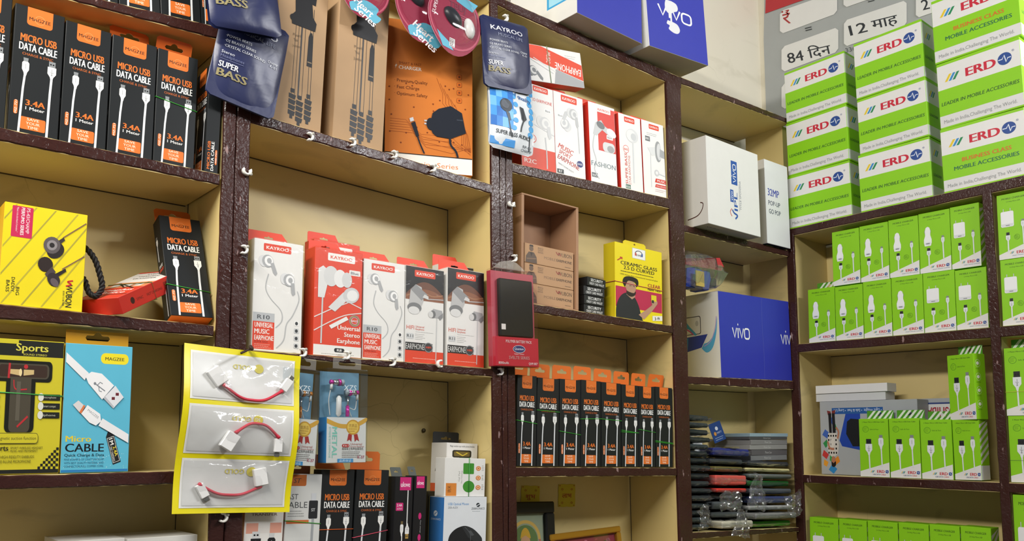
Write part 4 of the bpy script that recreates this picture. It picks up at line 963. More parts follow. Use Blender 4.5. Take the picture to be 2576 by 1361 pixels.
# ---- yellow sports headset box with a T-shaped window
def k_sports():
    w, h, d = 0.150, 0.178, 0.05
    K = carton(w, h, d, '#c9bd2c'); a = Art('front', w, h, d)
    a.rect(.8, 156, 149, 177, '#20211c'); a.rect(.8, 172, 60, 177, '#c9bd2c'); a.text('Sports', 56, 163, 10, '#d4cc50', 62, 'l', .02); a.text('SOUND STEREO', 70, 157.2, 2.6, '#d4cc50', 46)
    a.rect(.8, .8, 149, 6, '#1f201c')
    for i in range(8):
        for j in range(8):
            if (i + j) % 2 == 0 and j <= i: a.rect(108 + i * 5, 6 + j * 3.6, 113 + i * 5, 9.6 + j * 3.6, '#1f201c')
    def T(u0, u1, v0, v1, k0, k1, col): a.rrect(u0, v0, u1, v1, 7, col); a.rrect(k0, 55, k1, v1 - 4, 7, col)
    T(14, 128, 122, 150, 40, 96, '#16170f'); T(20, 122, 126, 146, 48, 88, '#4a4438')
    a.rrect(26, 128, 118, 144, 4, '#3a2a22'); a.poly([(46, 132), (64, 130), (64, 138), (46, 138)], '#c9b07a'); a.poly([(72, 130), (92, 132), (92, 138), (72, 138)], '#c9b07a'); a.oval(66, 134, 3, 5, '#e3cf9c'); a.line([(44, 126), (45, 146)], 4, '#b52f34'); a.oval(76, 142, 4, 3, '#b52f34')
    a.line(curve([(54, 124), (58, 112), (80, 112)]), 2, '#b52f34'); a.line([(64, 62), (84, 76)], 3, '#b52f34'); a.rect(60, 70, 68, 122, '#5c564a')
    for v, t in ((102, 'microphone'), (90, 'smart compat'), (78, 'iphone')): a.rect(108, v - 4, 146, v + 4, '#1f201c'); a.oval(108, v, 5.5, 5.5, '#d8d8d0', 14); a.text(t, 126, v - 1.4, 3, '#b9b9a8', 24, 'c')
    for v in (102, 90, 78): a.oval(24, v, 5.5, 5.5, '#d8d8d0', 14)
    a.rrect(22, 40, 106, 54, 5, '#5a5624'); a.rrect(22.8, 40.8, 105.2, 53.2, 4.4, '#c9bd2c'); a.text('magnetic suction function', 64, 45, 4.4, '#3a381c', 76, 'c')
    a.text('Sports', 14, 31, 7, '#2a2a1c', 36, 'l', .02); a.text('SPORT WIRELESS HEADSET', 54, 33, 3, '#4a481f', 62); a.text('MUSIC AND MOVEMENT', 54, 29, 3, '#4a481f', 52); a.text('WIRELESS HIGH-FIDELITY EARBUDS', 10, 21, 3.6, '#4a481f', 90); a.text('HANDS FREE IN-LINE MICROPHONE', 10, 15, 3.6, '#4a481f', 84)
    K.add('front_print', a); return K
K = k_sports(); o = custom(1, K, 'headset_box', 'yellow and black headset box with a T-shaped window', 'headset box', (-52, 1196), (147, 1192), (-44, 848), .004, L3)
part('rubber_band', band(K.w, K.d, .605 * K.h, .585 * K.h, '#4fae5a', t=.0016), o)
# ---- light blue cable box
def k_blue():
    w, h, d = 0.104, 0.176, 0.035
    K = carton(w, h, d, '#5cb4cf', left='#d0a024'); a = Art('front', w, h, d)
    a.rect(.8, .8, 103, 4, '#2b76b4'); a.rrect(54, 150, 98, 165, 7, '#ead92a'); a.text('MAGZEE', 76, 155, 4.6, '#3a3a2a', 30, 'c', .012)
    for i in range(40):
        r = random.Random(i); a.n -= 1 if i else 0; a.oval(r.uniform(4, 100), r.uniform(5, 26), r.uniform(.4, 1.1), r.uniform(.4, 1.1), '#9fd2e2', 6)
    a.text('Micro', 6, 42, 8, '#e0c83a', 38, 'l', .02); a.text('CABLE', 6, 28.5, 11, '#15181b', 58, 'l', .014, res=4); a.text('Quick Charge & Data', 5, 22, 3.8, '#1f3a48', 60, 'l', .01)
    for i, t in enumerate(('FINE EXAMPLE OF CRAFTSMANSHIP', 'WITH BEST QUALITY MATERIAL AND', 'CONNECTOR,FULL COPPER CORE.')): a.text(t, 5, 16.5 - i * 4.6, 2.8, '#3a7490', 60)
    def tg(x, y, rot=-72): c, t = math.cos(R_(rot)), math.sin(R_(rot)); return (73 + x * c - y * t, 50 + x * t + y * c)
    a.poly([tg(*p) for p in ((-6, -2), (0, -6.5), (40, -6.5), (40, 6.5), (0, 6.5), (-6, 2))], '#1d1f22'); a.poly([tg(*p) for p in ((2, -5.5), (38, -5.5), (38, 5.5), (2, 5.5))], '#e8e6dc'); a.poly([tg(*p) for p in ((2.6, -4.9), (37.4, -4.9), (37.4, 4.9), (2.6, 4.9))], '#1d1f22')
    a.text('1M', *tg(4, -3), 6, '#f0eee6', 9, 'l', .02, rot=-72); a.text('2.4A', *tg(16, 0), 4.6, '#e6d03a', 14, 'l', .02, rot=-72); a.text('FAST CHARGING', *tg(15, -4), 2.6, '#f0eee6', 21, 'l', rot=-72)
    K.add('front_print', a); a = Art('front', w, h, d); a.n = 52
    a.poly([(1, 163), (1, 150), (30, 126), (36, 136)], '#e6e6e8'); a.poly([(31, 132), (36, 122), (58, 100), (76, 120), (56, 136), (40, 138)], '#eaeaec'); a.poly([(60, 102), (76, 88), (92, 104), (78, 120)], '#dcdde2'); a.poly([(60, 102), (76, 88), (77, 91), (62, 105)], '#b5b7be'); a.rect(73, 100, 78, 104, '#6a2630'); a.rect(79, 106, 84, 110, '#6a2630'); a.line([(46, 122), (62, 112)], 1.4, '#7d828a'); a.oval(46, 122, 2, 2, '#7d828a', 10); a.line([(50, 120), (54, 124), (58, 122)], 1, '#7d828a'); a.line([(52, 118), (53, 112), (57, 111)], 1, '#7d828a')
    a.poly([(14, 92), (22, 98), (30, 92), (24, 82)], '#d6d2d2'); a.poly([(24, 82), (30, 92), (33, 91), (27, 80)], '#d97a4a'); a.poly([(27, 80), (36, 92), (56, 80), (58, 70), (50, 64), (40, 68)], '#eaeaec'); a.text('MAGZEE', 36, 84, 3.4, '#8a8d92', 20, 'l', 0, 0, -33); a.poly([(54, 64), (60, 74), (102, 52), (102, 40)], '#e6e6e8')
    K.add('cable_print', a)
    K.add('hang_tab', shift(tab(0.098, 0.020, 0.0006, '#d3941c', (0.019, 0.0035, 0.0060), .5, .05, rim='#efe0b8'), -.001, .010, h)); return K
K = k_blue(); custom(1, K, 'usb_cable_box', 'light blue cable box with a yellow badge and amber tab', 'cable box', (151, 1191), (322, 1188), (160, 862), .004, L3)
# ---- white cartons at the very bottom
K = carton(.14, .19, .1, '#d8d7d3')
custom(1, K, 'plain_carton', 'plain white carton at the bottom edge, close to the upright', 'carton', (310, 1592), (488, 1590), (322, 1356), .02, L4)
custom(1, K, 'plain_carton', 'plain white carton at the bottom edge, farther from the upright', 'carton', (140, 1640), (302, 1615), (150, 1364), .024, L4)

# ---- tall brown tripod cartons
def k_tripod():
    w, h, d = 0.105, 0.30, 0.09
    kf = kraft('#a98a68'); K = Kind(w, h, d, dict(all=kf, front=kf)); K.add('body', MB().cbox(-w / 2, w / 2, 0, d, 0, h, kf)); a = Art('front', w, h, d); B = '#17171a'
    for x in (38, 45, 53, 60, 72, 78): a.line([(x, 60), (x + (56 - x) * .1, 250)], 1.0, B)
    a.line([(52, 60), (52, 230)], 3, '#3a3a3c'); a.poly([(66, 130), (78, 130), (77, 190), (74, 200), (70, 200), (67, 190)], B); a.rect(67.5, 138, 76.5, 140, '#8f7a5e')
    for cx, z0 in ((40, 24), (56, 14), (74, 22)):
        for k in range(4): a.poly([(cx - 7, z0 + k * 11), (cx + 6, z0 + k * 11 - 2), (cx + 8, z0 + k * 11 + 7), (cx - 7, z0 + k * 11 + 9)], B)
        a.rect(cx - 3, z0 - 8, cx + 3, z0, B); a.rect(cx - 4, z0 + 44, cx + 4, z0 + 52, B)
    a.poly([(30, 205), (80, 205), (82, 222), (74, 232), (70, 262), (34, 262), (36, 232), (28, 222)], B); a.oval(32, 218, 7, 7, B); a.poly([(40, 262), (78, 258), (80, 285), (44, 287)], B); a.text('Pearl', 34, 182, 5, '#7a6750', 16, rot=4); a.text('Tak', 36, 172, 5, '#7a6750', 10, rot=4); a.text('Jumbo', 34, 160, 5, '#7a6750', 16, rot=4)
    K.add('tripod_print', a); return K
KT = k_tripod(); g = 'tall brown tripod cartons'
custom(1, KT, 'tripod_carton', 'tall brown carton with a printed tripod, partly behind the navy pouches', 'carton', (681, 300), (806, 333), (686, -80), .012, C0, g)
custom(1, KT, 'tripod_carton', 'tall brown carton with a printed tripod beside the orange box', 'carton', (836, 341), (962, 379), (838, -60), .012, C0, g)
# ---- orange charger box
def k_orange():
    w, h, d = 0.172, 0.30, 0.045
    K = carton(w, h, d, '#c8742f', left='#24304a'); a = Art('front', w, h, d)
    a.rect(.8, .8, 171, 32, '#e3e2de'); a.rect(.8, 32, 171, 34, '#2a2322'); a.text('Lightning Series', 88, 10, 10, '#d5793a', 110, 'c')
    L = '#94481a'
    for i in range(6): a.line([(10, 100 - i * 5), (40 + i * 3, 100 - i * 5), (70 + i * 2, 74 - i * 5), (130, 74 - i * 5 - (i % 2) * 8), (168, 40 + i * 3)], .8, L)
    for i in range(5): a.line([(100 + i * 7, 190 - i * 10), (112 + i * 6, 160 - i * 6), (112 + i * 6, 140), (150 + i * 3, 96 - i * 4), (150 + i * 4, 60), (168, 46)], .8, L)
    r = random.Random(5)
    for i in range(26):
        a.n -= 1 if i else 0; a.oval(r.uniform(8, 166), r.uniform(45, 180), 1.7, 1.7, '#7c3a16', 8)
    a.text('SMART & FAST', 26, 210, 5, '#8a4519', 44, 'l', .01); a.text('CHARGER', 26, 200, 7, '#e8dcd0', 44, 'l', .018); a.poly([(18, 204), (22, 212), (20.6, 208), (23, 208), (18.6, 200), (20, 205)], '#e8dcd0')
    for i, t in enumerate(('Premium Quality', 'Fast Charge', 'Optimum Safety')): a.text('· ' + t, 18, 174 - i * 13, 6.4, '#6a3414', (64, 48, 64)[i])
    for i in range(4): a.rrect(140, 192 - i * 16, 150, 202 - i * 16, 2, '#8f4a1e'); a.rrect(140.7, 192.7 - i * 16, 149.3, 201.3 - i * 16, 1.6, '#cf6a22'); a.rect(143, 195 - i * 16, 147, 199 - i * 16, '#7a3a18')
    K.add('front_print', a); a = Art('front', w, h, d); a.n = 60; B = '#1b202b'
    a.poly([(92, 78), (86, 92), (92, 118), (104, 128), (128, 136), (150, 124), (158, 84), (128, 70), (100, 72)], B); a.line(curve([(126, 74), (128, 58), (138, 46), (142, 34)]), 4, B); a.rect(76, 100, 88, 103, '#b9bcc2'); a.rect(76, 94, 88, 97, '#b9bcc2'); a.oval(88, 96, 8, 12, B); a.text('GIONEE', 146, 108, 2.4, '#5a606c', 12, 'c')
    a.poly([(50, 94), (58, 98), (66, 70), (60, 68)], B); a.poly([(49, 96), (56, 99), (54, 106), (47, 103)], '#c9ccd2'); a.line(curve([(62, 70), (68, 54), (76, 36)]), 3, B); K.add('charger_print', a); return K
K = k_orange(); pr = w1(1189, 447, .006); ay = R_(-24); dv = Vector((math.cos(ay), math.sin(ay), 0)); rr = ray(967, 385); L = (pr.x * rr.y - pr.y * rr.x) / (dv.x * rr.y - dv.y * rr.x)
p1 = pr - dv * (L / 2); p1.z = max(zline(C0, pr.x, 0), zline(C0, pr.x - L, 0)) + .0010
spawn(K, 'charger_box', 'tall orange charger box with a printed black adapter', 'charger box', None, Matrix.Translation(p1) @ Matrix.Rotation(ay, 4, 'Z') @ Matrix.Diagonal((L / K.w, 1, L / K.w, 1)))

# ---- small boxes in the lower part of the middle unit
def k_transfer():
    w, h, d = .07, .145, .03; K = carton(w, h, d, '#d8a692', front='#e2ddd8'); a = Art('front', w, h, d)
    for i in range(4):
        for j in range(3):
            if (i + j) % 2: a.n -= 1 if a.n else 0; a.rect(4 + j * 21, 40 + i * 20, 25 + j * 21, 60 + i * 20, '#e0a08c')
    a.text('TRANSFER', 35, 134, 5, '#6a5048', 46, 'c', .01); a.rect(2, 84, 68, 100, '#e8e6e2'); usb_plug(a, 22, 66, 18, '#1e2022', '#d8d9da'); micro_plug(a, 50, 66, 14, '#1e2022', '#d0d1d2'); K.add('front_print', a); return K
K = k_transfer(); custom(1, K, 'usb_cable_box', 'pale salmon cable box under the yellow adapter card', 'cable box', (604, 1480), (704, 1474), (610, 1284), .008, C2)
def k_st():
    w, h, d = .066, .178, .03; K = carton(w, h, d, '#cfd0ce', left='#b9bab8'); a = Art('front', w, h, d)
    a.rrect(2, 158, 36, 177, 3, '#b5622a', corners='1001'); a.text('ST', 19, 163, 8, '#5a4032', 14, 'c', .02, .2); a.text('FAST', 22, 136, 9, '#4a4d50', 26, 'r', 0); a.text('CABLE', 40, 122, 10, '#4a4d50', 46, 'r', 0); a.rect(2, 96, 44, 102, '#c96a3a'); a.rect(2, 68, 50, 74, '#d2d3d1'); a.text('STCB-14', 6, 62 - 2, 6, '#3a3f3a', 32, 'l', .015); a.rect(.8, 52, 65, 56, '#2a3236'); a.poly([(.8, .8), (65, .8), (65, 40), (30, 50), (.8, 44)], '#c66a28'); a.lines(4, 116, 34, 3, 4, '#9c9e9c', 1.2)
    a.line([(52, 110), (50, 1)], 4.4, '#9a9ea2'); a.rrect(43, 104, 60, 134, 2, '#26282b'); a.rect(47, 134, 56, 146, '#c8cbd0'); a.text('ST', 51.5, 116, 5, '#d0d2d4', 7, 'c', .02); K.add('front_print', a)
    K.add('hang_tab', shift(tab(.05, .02, .0006, '#a85a28', (.008, .002, .003), .5, .1), 0, d - .001, h)); return K
K = k_st(); o = custom(1, K, 'usb_cable_box', 'grey and orange cable box with a braided plug and green band', 'cable box', (708, 1472), (797, 1466), (714, 1192), .008, C2); part('rubber_band', band(K.w, K.d, .57 * K.h, .535 * K.h, GREEN_BAND), o)
def k_ulove(n):
    w, h, d = .05, .172, .03; K = carton(w, h, d, '#17171a', left='#1f1f22'); a = Art('front', w, h, d); PK = '#c42a72'
    if n == 0: a.rect(13, 148, 44, 171, PK); a.text('ulove', 28, 154, 9, '#f2e4ec', 25, 'c', .015); a.rrect(4, 112, 24, 126, 1.5, PK); a.text('2.4A', 14, 119.5, 4.4, '#f2e4ec', 14, 'c', .015); a.text('OUTPUT', 14, 114, 2.8, '#f2e4ec', 14, 'c'); a.line([(36, 148), (36, 84)], 2.6, '#e0e0e0'); usb_plug(a, 37, 86, 11, '#e6e6e6', '#a98a4a', rot=180); a.line([(23, 2), (23, 70)], 2.6, '#e0e0e0'); micro_plug(a, 22, 72, 9, '#e6e6e6', '#6a5a3a')
    else:
        a.rect(8, 150, 40, 171, PK); a.text('ulove', 24, 156, 7.5, '#f2e4ec', 25, 'c', .015)
        for v in (100, 62, 22): a.oval(26, v, 6, 6, PK); a.text('Fast charge', 28, v - 8, 3, '#c9c9cc', 22, 'l', rot=-90)
    K.add('front_print', a)
    K.add('hang_tab', shift(tab(.03, .018, .0006, '#3a4038', (.006, .0015, .002), .5, .1), .004, d - .001, h, rx=-25)); return K
custom(1, k_ulove(0), 'usb_cable_box', 'black and pink cable box with a white cable picture', 'cable box', (985, 1449), (1031, 1446), (987, 1199), .006, C2)
o = custom(1, k_ulove(1), 'usb_cable_box', 'black and pink cable box with round pink icons, beside the cable picture', 'cable box', (1034, 1446), (1066, 1443), (1035, 1197), .006, C2, lift=.002)
def k_plain_dark():
    w, h, d = .04, .15, .03; K = carton(w, h, d, '#3a3524', left='#26241c'); a = Art('front', w, h, d); a.rect(4, 40, 16, 140, '#c9a83a'); K.add('front_print', a); return K
custom(1, k_plain_dark(), 'usb_cable_box', 'dark olive box behind the computer mouse box', 'box', (1070, 1445), (1104, 1442), (1077, 1236), .05, C2)
def k_mouse():
    w, h, d = .095, .155, .06; K = carton(w, h, d, '#d9dde2', left='#2f6fb4'); a = Art('front', w, h, d)
    a.text('USB Optical Mouse', 8, 138, 5.4, '#4a8ac2', 46, 'l', .01); a.text('ZEB-ALEX', 8, 131, 4.2, '#6a7078', 22); a.text('ZEBRONICS', 60, 128, 4.6, '#3a3f46', 30); a.oval(75, 138, 4.5, 4.5, '#2a3036'); a.line([(71, 136), (79, 140)], 1.6, '#d9dde2'); a.lines(62, 124, 24, 1, 2, '#9aa0a6', .8)
    a.poly(curve([(10, 62), (14, 76), (26, 88), (44, 94), (60, 90), (74, 80), (86, 64), (80, 54), (50, 48), (20, 52)], 5)[:-1], '#1f2124'); a.poly(curve([(40, 92), (60, 90), (76, 78), (86, 64), (70, 60), (54, 70)], 4), '#2e3134'); a.line(curve([(46, 92), (58, 78), (60, 62)]), .9, '#5a5e62'); a.poly([(54, 82), (60, 84), (68, 74), (62, 72)], '#4c5054'); a.line(curve([(84, 62), (90, 40), (60, 20), (92, 6)]), 2, '#26282b'); a.poly([(1, 1), (94, 1), (94, 18), (1, 30)], '#d8c23a')
    K.add('front_print', a); s = Art('left', w, h, d); s.rect(1, 1, 58, 30, '#d8c23a'); s.oval(34, 120, 6, 6, '#d0dcea'); s.line([(30, 117), (38, 123)], 1.6, '#2f6fb4'); s.text('ZEBRONICS', 20, 106, 4, '#c9d8ea', 30); K.add('side_print', s); return K
KMO = k_mouse(); mtm = seat(KMO, 1, (1112, 1441), (1220, 1434), (1112, 1251), .004, C2)
spawn(KMO, 'mouse_box', 'white and blue box picturing a black computer mouse', 'mouse box', None, mtm); hm = mtm.col[2].length * KMO.h
def k_gel():
    w, h, d = .09, .092, .030; K = carton(w, h, d, '#dfdedb', left='#cfcecb'); a = Art('front', w, h, d)
    a.rrect(40, 54, 64, 80, 2, '#3f8a30'); a.oval(53, 24, 13, 14, '#3f8a30'); a.rect(3, 2, 26, 32, '#d0823a'); a.text('纳米', 14, 10, 7, '#5a3a22', 16, 'l', rot=90); a.text('Gel Pad', 33, 36, 3.6, '#a0a29e', 24, rot=90); a.text('Nano Technology', 38, 32, 2.6, '#a0a29e', 30, rot=90)
    for v in (68, 45, 22): a.oval(74, v, 5.6, 5.6, '#cf7a34'); a.ring(74, v, 2.6, 3.4, '#f0e6da'); a.lines(82, v + 6, 5, 4, 3.6, '#9a9c98', 1)
    K.add('front_print', a); return K
K = k_gel(); mtg = seat(K, 1, (1117, 1251), (1219, 1249), (1118, 1151), .010, C2, lift=hm + .0006); o = spawn(K, 'gel_pad_box', 'white box with a green square and green circle', 'box', None, mtg)
mb = MB().tube([(.008, -.001, -.0005), (.0075, -.001, K.h + .0006), (.0075, K.d, K.h + .0006)], .0006, ink('#3f9a44', .4), 5); part('rubber_band', mb, o)
hg = mtg.col[2].length * K.h
def k_bracket():
    w, h, d = .078, .155, .05; K = carton(w, h, d, '#dcdad6', left='#d5d3cf', bottom='#c8502c'); a = Art('front', w, h, d)
    a.text('Magic suction cup mobile phone bracket', 39, 143, 5, '#3a3c40', 62, 'c', .01); a.rrect(14, 112, 62, 134, 5, '#2a261c'); a.rrect(18, 116, 58, 130, 3, '#6a5a2c'); a.line([(24, 128), (40, 118), (52, 126)], 3, '#c9b03a'); a.rect(1, 1, 77, 34, '#cf5a34'); K.add('front_print', a)
    s = Art('left', w, h, d); s.rect(.8, .8, 49, 36, '#cf5a34'); s.poly([(14, 70), (30, 84), (34, 112), (20, 100)], '#3a2a2a'); s.poly([(16, 72), (29, 84), (32, 108), (21, 98)], '#c2703a'); s.line([(26, 84), (32, 66), (30, 58)], 3, '#5a5c48'); K.add('side_print', s)
    K.add('hang_tab', shift(tab(.066, .034, .0006, '#1f2124', (.013, .003, .0045), .4, .1, rim='#111'), -.004, d - .001, h)); return K
K = k_bracket(); mb_ = seat(K, 1, (1120, 1250), (1198, 1250), (1120, 1113), .043, C2, lift=hm + .0006)
spawn(K, 'phone_bracket_box', 'white and orange phone bracket box with a black tab', 'box', None, mb_)

# ---- open brown tray of small earphone boxes
def k_tray():
    w, h, d = .112, .205, .085; kf = kraft('#a07a5c'); K = Kind(w, h, d); t = .003
    K.add('back_panel', MB().box(-w / 2, w / 2, d - t, d, 0, h, kf)); K.add('bottom_panel', MB().cbox(-w / 2, w / 2, 0, d - t, 0, t, kf)); K.add('top_panel', MB().cbox(-w / 2, w / 2, 0, d - t, h - t, h, kf))
    K.add('side_panel', MB().cbox(-w / 2, -w / 2 + t * 1.6, 0, d - t, t, h - t, kf)); K.add('side_panel_', MB().cbox(w / 2 - t * 1.6, w / 2, 0, d - t, t, h - t, kf))
    K.parts[-1] = ('side_panel', K.parts[-1][1], None); return K
KTR = k_tray(); mtt = seat(KTR, 1, (1311, 761), (1456, 784), (1313, 484), .008, M2)
spawn(KTR, 'open_carton', 'open brown card tray standing on end', 'carton', None, mtt)
def k_wub():
    w, h, d = .098, .040, .07; kf = kraft('#b08a66'); K = Kind(w, h, d, dict(all=kf, front=kf)); K.add('body', MB().cbox(-w / 2, w / 2, 0, d, 0, h, kf)); a = Art('front', w, h, d); B = '#4a3a32'
    a.text('WUBON', 66, 26, 8, B, 28, 'l', .005); a.line(curve([(62, 34), (66, 28), (68, 33), (72, 27)]), 1.6, '#8a3a34'); a.text('MOBILE', 38, 14, 5.6, '#7d6450', 23); a.text('EARPHONE', 63, 14, 5.6, B, 31, 'l', .015); a.text('BIG', 26, 32, 4, '#7d6450', 10, 'l', .015); a.text('DADDY', 26, 28, 3, '#7d6450', 10, 'l', .01); a.text('BASS', 26, 24, 3, '#7d6450', 10, 'l', .01); a.lines(80, 5, 12, 1, 2, '#7d6450', 1.4)
    a.oval(13, 30, 4, 5.4, '#6a5444', 14); a.poly([(9, 34), (10, 38), (16, 38), (17, 34), (13, 35)], '#2e2622'); a.poly([(2, 1), (3, 14), (8, 23), (18, 23), (23, 14), (24, 1)], '#5a4a40'); a.poly([(10, 23), (13, 14), (16, 23)], '#3a302a'); a.line([(4, 8), (22, 11)], 2.4, '#7d6450'); K.add('front_print', a); return K
KW = k_wub(); z = KTR.h * mtt.col[2].length * .018; g = 'small brown earphone boxes in the open tray'
for i, t in enumerate(('small brown earphone box, lowest of three in the open tray', 'small brown earphone box, middle of three in the open tray', 'small brown earphone box, uppermost of three in the open tray')):
    sc = mtt.col[0].length; m5 = mtt @ Matrix.Diagonal((1 / sc, 1, 1 / mtt.col[2].length, 1)) @ Matrix.Translation((0.0005, .0045, .0036 + i * .0406)) @ Matrix.Diagonal((.98 * sc * KTR.w / .112, 1, 1, 1))
    spawn(KW, 'earphone_box', t, 'earphone box', g, m5)
# ---- black wallet boxes
def k_wallet():
    w, h, d = .064, .0195, .075; K = carton(w, h, d, '#1b1c1e'); a = Art('front', w, h, d); a.text('SECURITY', 32, 10.6, 6.2, '#dcdcda', 42, 'c', .02); a.text('CREDIT CARD WALLET', 32, 3.4, 5.2, '#dcdcda', 52, 'c', .012); K.add('front_print', a); return K
KWA = k_wallet(); z = 0; g = 'black card wallet boxes'
for i, (bl, br, t) in enumerate((((1459, 790), (1531, 800), 'bottom black card wallet box of the stack of four'), ((1459, 762), (1531, 772), 'second black card wallet box from the bottom'), ((1458, 735), (1531, 745), 'third black card wallet box from the bottom'), ((1461, 707), (1540, 725), 'topmost black card wallet box, twisted on its stack'))):
    mt = seat(KWA, 1, bl, br, (bl[0], bl[1] - 29), .012, M2, lift=z, yaw=(0, 1.5, -1, 5)[i], keep=True); spawn(KWA, 'card_wallet_box', t, 'wallet box', g, mt @ Matrix.Diagonal((.97, 1, 1, 1))); z += .0201
# ---- yellow screen-glass box
def k_glass():
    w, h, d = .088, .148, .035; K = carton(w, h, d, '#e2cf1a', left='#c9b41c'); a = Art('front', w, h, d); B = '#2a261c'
    a.rect(.8, 22, 87, 62, '#b32a4c'); a.rrect(31, 123, 56, 144, 1, '#b8b8a8'); a.rrect(31.8, 123.8, 55.2, 143.2, 1, '#e8e8e4'); a.ring(43.5, 133, 6, 7.4, '#3a3c44', 14, 0, 180); a.rect(36, 129, 39, 135, '#c05a4a'); a.rect(48, 129, 51, 135, '#3a5a9a'); a.text('DYMS', 43.5, 128.6, 4, '#2a2a3a', 9, 'c', .02)
    a.text('CERAMIC GLASS', 44, 106, 7, B, 68, 'c', .018); a.text('2.5 D CURVED', 44, 97.5, 7, B, 57, 'c', .018); a.lines(10, 92, 66, 1, 3, '#4a421c', 1.4); a.text('100% better than conventional tempered glass', 44, 85.5, 2.6, '#4a421c', 70, 'c'); a.line([(4, 112), (13, 120)], 2, '#b3402c'); a.line([(9, 120), (13, 116)], 2.4, '#b3402c')
    a.text('CLEAR', 60, 71, 7, '#a82338', 24, 'l', .02); a.text('Nano Tech', 60, 64.5, 4.6, B, 24, 'l', .015)
    SK = '#b08a70'
    a.poly(curve([(1, 1), (2, 24), (10, 44), (22, 52), (34, 46), (42, 30), (46, 14), (50, 1)], 4), '#25262a'); a.poly([(20, 48), (22, 60), (34, 60), (36, 46), (30, 40)], SK); a.oval(28, 64, 9.5, 13, SK, 18); a.poly(curve([(20, 56), (21, 48), (29, 45), (36, 50), (37, 57), (33, 53), (25, 54)], 4), '#2a211c'); a.poly(curve([(17, 62), (13, 72), (17, 82), (28, 85), (40, 82), (42, 72), (38, 66), (36, 74), (24, 76), (20, 70)], 4), '#1d1815'); a.line([(25, 66), (29, 67)], 1, '#2a211c'); a.line([(32, 67), (35.5, 66)], 1, '#2a211c')
    a.poly([(42, 12), (54, 22), (66, 34), (74, 46), (78, 40), (68, 24), (52, 4)], SK); a.oval(72, 42, 6, 7, SK, 12); a.rect(66, 44, 76, 56, '#d6c42a'); a.rect(67, 40, 71, 46, '#2a2a2a'); a.poly([(68, 4), (87, 7), (87, 17), (68, 14)], '#e4e2d8'); a.text('J-8', 77, 8, 5, '#3a3f4a', 10, 'c', .02, rot=8)
    K.add('front_print', a)
    K.add('hang_tab', shift(tab(.042, .011, .0012, '#d8c41c', (.0018, .0012, .0014), .5, .3), -.002, .010, h)); return K
K = k_glass(); o = custom(1, K, 'screen_glass_box', 'yellow and magenta screen glass box picturing a bearded man in black', 'box', (1548, 796), (1667, 814), (1547, 607), .005, M2); part('rubber_band', band(K.w, K.d, .475 * K.h, .46 * K.h, '#c0485a'), o)
# ---- earphone box lying on top of the row
def k_lying():
    w, h, d = .128, .072, .03; K = carton(w, h, d, '#e6e4e2', bottom='#c8402c', right='#d8d6d4'); a = Art('front', w, h, d)
    a.poly([(.8, 71), (.8, 48), (127, 14), (127, 46), (40, 71)], '#d94a30'); a.poly([(60, .8), (127, .8), (127, 13), (66, 30)], '#a4a5a8'); a.text('EARPHONE', 124, 36, 14, '#f2ece8', 58, 'l', .012, rot=172); a.text('MUSIC', 50, 62, 9, '#e8dcd6', 22, 'l', 0, rot=-98); a.lines(90, 60, 30, 2, 4, '#b9b9b7', 1.2); a.text('MUSIC ORIGIN', 122, 30, 4, '#e8c8bc', 34, 'l', 0, rot=172)
    bud(a, 16, 20, 13, 30, '#5a5c60', '#7d8084', '#d8d8d6'); a.line([(20, 46), (66, 24)], 1.6, '#dcdcda'); a.line([(10, 44), (60, 20)], 1.6, '#c9c9c7'); K.add('front_print', a); return K
K = k_lying(); mt = seat(K, 1, (1325, 200), (1471, 222), (1330, 112), .012, None)
o = spawn(K, 'earphone_box', 'white and red earphone box lying on its side across the others', 'earphone box', None, mt); part('rubber_band', MB().tube([(-.012, -.001, 0), (-.012, -.001, K.h + .0008), (-.012, K.d, K.h + .0008)], .0006, ink('#8aa078', .4), 5), o)

# ---- blue and white phone cartons
VB = '#2d35a0'
def vivo(a, u, v, h, col=W_, w=None, wd=None):
    """the wordmark: v i v o drawn with strokes; (u,v) lower left; h = x-height"""
    t = h * .17
    a.line([(u, v + h), (u + h * .42, v + t * .3), (u + h * .84, v + h)], t, col); a.line([(u + h * 1.12, v), (u + h * 1.12, v + h)], t, col); a.poly([(u + h * 1.02, v + h * 1.35), (u + h * 1.12, v + h * 1.22), (u + h * 1.22, v + h * 1.35), (u + h * 1.12, v + h * 1.5)], col)
    a.line([(u + h * 1.40, v + h), (u + h * 1.82, v + t * .3), (u + h * 2.24, v + h)], t, col)
    x0, x1, r = u + h * 2.42, u + h * 3.42, h * .3
    p = []
    for cx, cy, a0 in ((x1 - r, v + r, -90), (x1 - r, v + h - r, 0), (x0 + r, v + h - r, 90), (x0 + r, v + r, 180)): p += [(cx + r * math.cos(R_(a0 + 90 * i / 4)), cy + r * math.sin(R_(a0 + 90 * i / 4))) for i in range(5)]
    a.line(p + [p[0]], t, col)
def k_vtop(n):
    w, h, d = .21, .24, .21; K = carton(w, h, d, VB, left='#dcdcda', bottom='#a39a8c', right='#c9c8c4'); a = Art('front', w, h, d)
    if n: 
        vivo(a, 40, 118, 34)
        a.poly(curve([(68, 176), (64, 160), (66, 140), (80, 132), (92, 142), (106, 150), (110, 162), (104, 174), (88, 178)], 4), '#d9d9dc'); a.poly(curve([(70, 108), (66, 96), (76, 92), (72, 80), (88, 72), (104, 74), (112, 88), (104, 104), (86, 108)], 4), '#d9d9dc'); a.rect(80, 100, 86, 138, '#d9d9dc')
    else: vivo(a, 70, 150, 34)
    K.add('front_print', a)
    if not n: s = Art('left', w, h, d); s.rect(120, 60, 180, 160, '#2f9ad2'); s.rect(126, 66, 174, 154, '#9ad2ea'); K.add('side_print', s)
    return K
